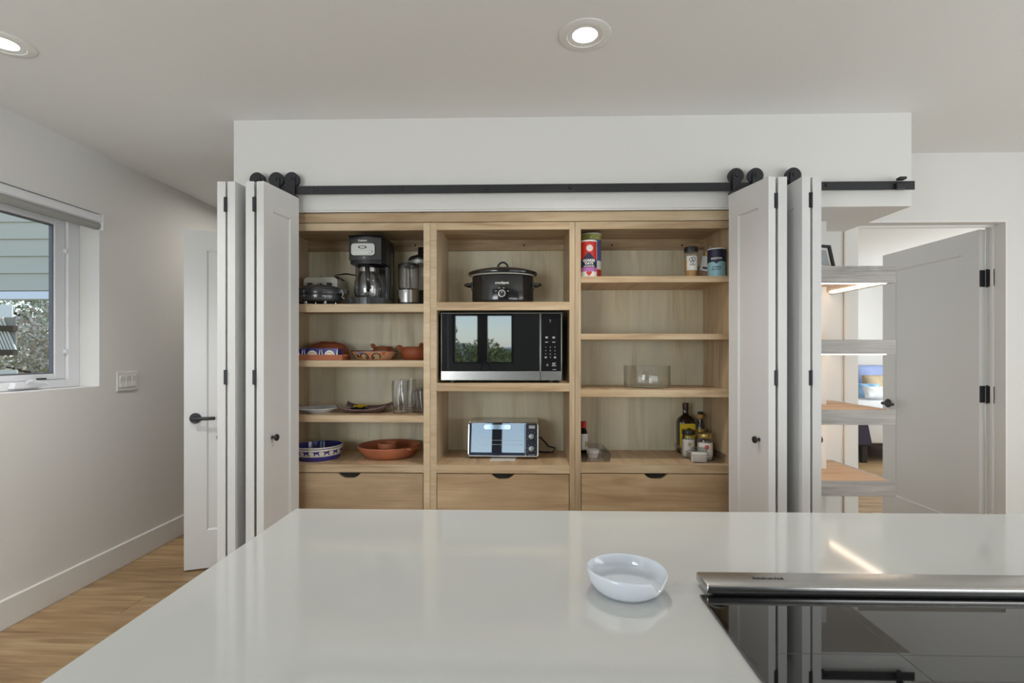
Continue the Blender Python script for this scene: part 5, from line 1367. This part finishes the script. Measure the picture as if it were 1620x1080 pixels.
def cushion(name, label, px, Y, pzb, w, h, th, m, lean, rz):
    bm = NB(); n = 14
    V = {}
    for s in (1, -1):
        for i in range(n + 1):
            for j in range(n + 1):
                u, v = -1 + 2 * i / n, -1 + 2 * j / n
                edge = (1 - u ** 4) * (1 - v ** 4)
                d = s * th * (max(edge, 0) ** 0.55) + 0.006 * math.sin(7 * u + 3 * v)
                pin = 1 - 0.06 * (1 - edge) * (1 - abs(u * v))
                if (i in (0, n) or j in (0, n)) and s == -1: V[(s, i, j)] = V[(1, i, j)]
                else: V[(s, i, j)] = bm.verts.new((u * w / 2 * pin, d, (v + 1) * h / 2))
    for s in (1, -1):
        for i in range(n):
            for j in range(n):
                f = [V[(s, i, j)], V[(s, i + 1, j)], V[(s, i + 1, j + 1)], V[(s, i, j + 1)]]
                bm.faces.new(f if s == -1 else f[::-1])
    bmesh.ops.recalc_face_normals(bm, faces=bm.faces[:])
    bm.transform(Matrix.Rotation(math.radians(lean), 4, 'X'))
    x = X(px, Y)
    return obj(name, bm, m, smooth=True, loc=(x, Y, pzb), rz=rz, label=label, cat='pillow', group='pillows on the bed', auto=80)
cushion('bed_pillow', 'big blue pillow leaning at the head of the bed', 1386, 7.74, 0.66, 0.55, 0.47, 0.09, BLUEFAB, -18, 0.10)
cushion('bed_pillow', 'tan knitted pillow in front of the blue one', 1391, 7.40, 0.66, 0.36, 0.33, 0.075, TANFAB, -20, 0.15)
cushion('bed_pillow', 'small pale blue pillow in front of the tan one', 1374, 7.10, 0.68, 0.28, 0.20, 0.06, PALEBL, -22, -0.35)
cushion('bed_pillow', 'small white pillow nearest the open door', 1390, 6.88, 0.69, 0.34, 0.16, 0.06, SHEET, -24, -0.10)

# ------------------------------------------------------------------ behind the camera: sink run mirrored in the glass doors
t = thing('sink_counter', 'white counter run beneath the kitchen window seen in reflection', 'counter', (0.2, -1.1, 0))
obj('base_units', B(XL + 0.01, 2.0, YB + 0.005, YB + 0.58, 0.0, 0.879), TRIMW, t, world=True)
obj('counter_slab', B(XL + 0.004, 2.02, YB + 0.002, YB + 0.61, 0.88, 0.915, r=0.002), QUARTZ, t, world=True)
fx_ = X(761, 2 * yM + 1.15)
t = thing('kitchen_faucet', 'black gooseneck kitchen faucet mirrored in the microwave door', 'faucet', (fx_, -1.18, 0.915))
pts = [(0, 0, 0.0), (0, 0, 0.20)] + [(0.0 + 0.055 * (1 - math.cos(q)), 0, 0.20 + 0.065 * math.sin(q)) for q in [PI * i / 10 for i in range(1, 11)]] + [(0.11, 0, 0.16)]
obj('spout', T(pts, 0.013, 12), BLACKP, t, smooth=True)
obj('faucet_base', L(cyl(0.025, 0, 0.03, 0.003), 20), BLACKP, t, smooth=True)
obj('lever', T([(0, 0.02, 0.05), (0, 0.05, 0.06), (0, 0.10, 0.075)], 0.007, 8), BLACKP, t, smooth=True)

# ------------------------------------------------------------------ outdoors
struct('ground', B(-120, 120, -420, 120, -0.75, -0.70), GRASS)
pw = struct('wall_porch', B(-9.0, -2.75, 5.32, 5.42, 1.95, 4.2), SIDING)
zb = 1.965
SB = None
for k in range(10):
    bm = PR([(5.296, 0.0), (5.320, 0.0), (5.320, 0.186), (5.310, 0.186)], 'X', -9.0, -2.75)
    if SB is None:
        SB = obj('siding_board', bm, SIDING, pw, loc=(0, 0, zb))
    else:
        bm.free(); o = SB.copy(); COL.objects.link(o); o.location = (0, 0, zb + k * 0.184)
obj('fascia_board', B(-9.0, -2.75, 5.28, 5.44, 1.868, 1.950, r=0.003), VINYL, pw)
def clump(bm, c, R, n, size, rnd, flat=1.0):
    for _ in range(n):
        while True:
            p = Vector((rnd.uniform(-1, 1), rnd.uniform(-1, 1), rnd.uniform(-1, 1)))
            if 0.35 < p.length < 1: break
        q = Vector(c) + Vector((p.x * R, p.y * R, p.z * R * flat))
        a = Vector((rnd.uniform(-1, 1), rnd.uniform(-1, 1), rnd.uniform(-1, 1))).normalized(); b = a.orthogonal().normalized()
        s = size * rnd.uniform(0.6, 1.3)
        v = [bm.verts.new(q + a * s), bm.verts.new(q + b * s * 0.45), bm.verts.new(q - a * s), bm.verts.new(q - b * s * 0.45)]
        bm.faces.new(v)
def tree(label, x, y, h, R, m, seed, blobs=7, n=520, size=0.06, base=-0.72, conic=False):
    rnd = random.Random(seed)
    t = thing('tree', label, 'tree', (x, y, base), group=None)
    bm = NB(); tube(bm, [(0, 0, 0), (0.05, 0.02, h * 0.4), (0.0, 0.06, h * 0.8)], [R * 0.10, R * 0.07, R * 0.03], 8)
    for k in range(5):
        a = k * 1.35 + seed; z = h * (0.32 + 0.1 * k)
        tube(bm, [(0.03, 0.02, z), (R * 0.4 * math.cos(a), R * 0.4 * math.sin(a), z + h * 0.10), (R * 0.8 * math.cos(a), R * 0.8 * math.sin(a), z + h * 0.16)], [R * 0.04, R * 0.03, R * 0.012], 6)
    obj('trunk', bm, BARK, t, smooth=True)
    bm = NB()
    for k in range(blobs):
        e = (k + 0.5) / blobs
        if conic: c = (rnd.uniform(-0.15, 0.15) * R, rnd.uniform(-0.15, 0.15) * R, h * (0.2 + 0.78 * e)); rr_ = R * (1.02 - 0.85 * e)
        else: c = (rnd.uniform(-0.6, 0.6) * R, rnd.uniform(-0.6, 0.6) * R, h * (0.35 + 0.58 * e)); rr_ = R * rnd.uniform(0.5, 0.75)
        clump(bm, c, rr_, n, size, rnd, 0.8)
    obj('foliage', bm, m, t, kind='stuff')
for k, (x, y, h, R, m, sd, lab_) in enumerate((
        (-10.9, 11.6, 3.0, 1.3, LEAF3, 3, 'bare twiggy tree beyond window glass nearest the sash'),
        (-14.0, 14.6, 3.8, 1.7, LEAF1, 5, 'dull green tree standing behind the garden shed corner'),
        (-15.2, 18.2, 4.4, 1.9, LEAF3, 8, 'tall bare tree deeper in the garden outside'),
        (-19.6, 21.5, 5.0, 2.6, LEAF2, 11, 'green tree farthest back in the garden outside'),
        (-7.7, 8.0, 1.5, 0.7, LEAF2, 14, 'low green bush below the window sill outside'))):
    tree(lab_, x, y, h, R, m, sd)
# garden structure with slatted panels
gx = -9.42
t = thing('garden_shed', 'pale garden shed with slanted lattice panels seen outside window', 'shed', (-10.6, 9.2, -0.7))
obj('wall_panel', B(-12.0, gx, 9.15, 9.17, -0.7, 0.98), OFFW, t, world=True)
obj('fascia', B(-12.05, gx + 0.01, 9.05, 9.08, Z(20, 502, 9.1), Z(20, 482, 9.1)), WHITEP, t, world=True)
for ya, yb in ((515, 523.5), (553, 562)):
    obj('beam', B(-12.0, gx + 0.02, 9.06, 9.15, Z(20, yb, 9.1), Z(20, ya, 9.1)), BARK, t, world=True)
zs0, zs1 = Z(20, 553, 9.1), Z(20, 502, 9.1)
first = None
for k in range(34):
    if first is None:
        first = obj('lattice_slat', PR([(0, 0), (0.035, 0), (-0.22, zs1 - zs0), (-0.255, zs1 - zs0)], 'Y', 9.10, 9.12), OFFW, t, loc=Vector((gx, 0, zs0)) - t.location)
    else:
        o = first.copy(); COL.objects.link(o); o.location.x = first.location.x - 0.062 * k
obj('lattice_backing', B(-12.0, gx, 9.13, 9.148, zs0, zs1), mat('lattice_shade', srgb(150, 148, 140), 0.9), t, world=True)
# trees and hills seen only as reflections
for k, (x, y, h, R, lab_) in enumerate(((-4.1, -21, 3.9, 1.4, 'tall pine mirrored at the edge of the microwave window'),
        (-2.9, -25, 2.3, 1.5, 'rounded pine mirrored low in the microwave door'), (-1.6, -22, 2.2, 1.3, 'short pine mirrored beside the faucet reflection'),
        (-6.6, -26, 2.6, 1.7, 'broad pine outside the kitchen window, end of the row'), (0.3, -30, 2.2, 1.5, 'bushy pine outside the kitchen window near the mullion'), (1.6, -24, 2.2, 1.5, 'low pine outside the kitchen window past the frame'))):
    tree(lab_, x, y, h, R, LEAF2, 30 + k, 7, 420, 0.12, -0.7, conic=(k == 0))
bm = NB(); A = []; n = 40
for i in range(n + 1):
    x = -220 + 440 * i / n
    hgt = 7.0 + 1.6 * math.sin(i * 0.55) + 1.2 * math.sin(i * 1.3 + 1)
    A.append([bm.verts.new((x, -330, -0.7)), bm.verts.new((x, -360, -0.7 + hgt)), bm.verts.new((x, -400, -0.7))])
for i in range(n):
    for k in range(2): bm.faces.new((A[i][k], A[i + 1][k], A[i + 1][k + 1], A[i][k + 1]))
bmesh.ops.recalc_face_normals(bm, faces=bm.faces[:])
struct('hills', bm, HILLS, smooth=True)
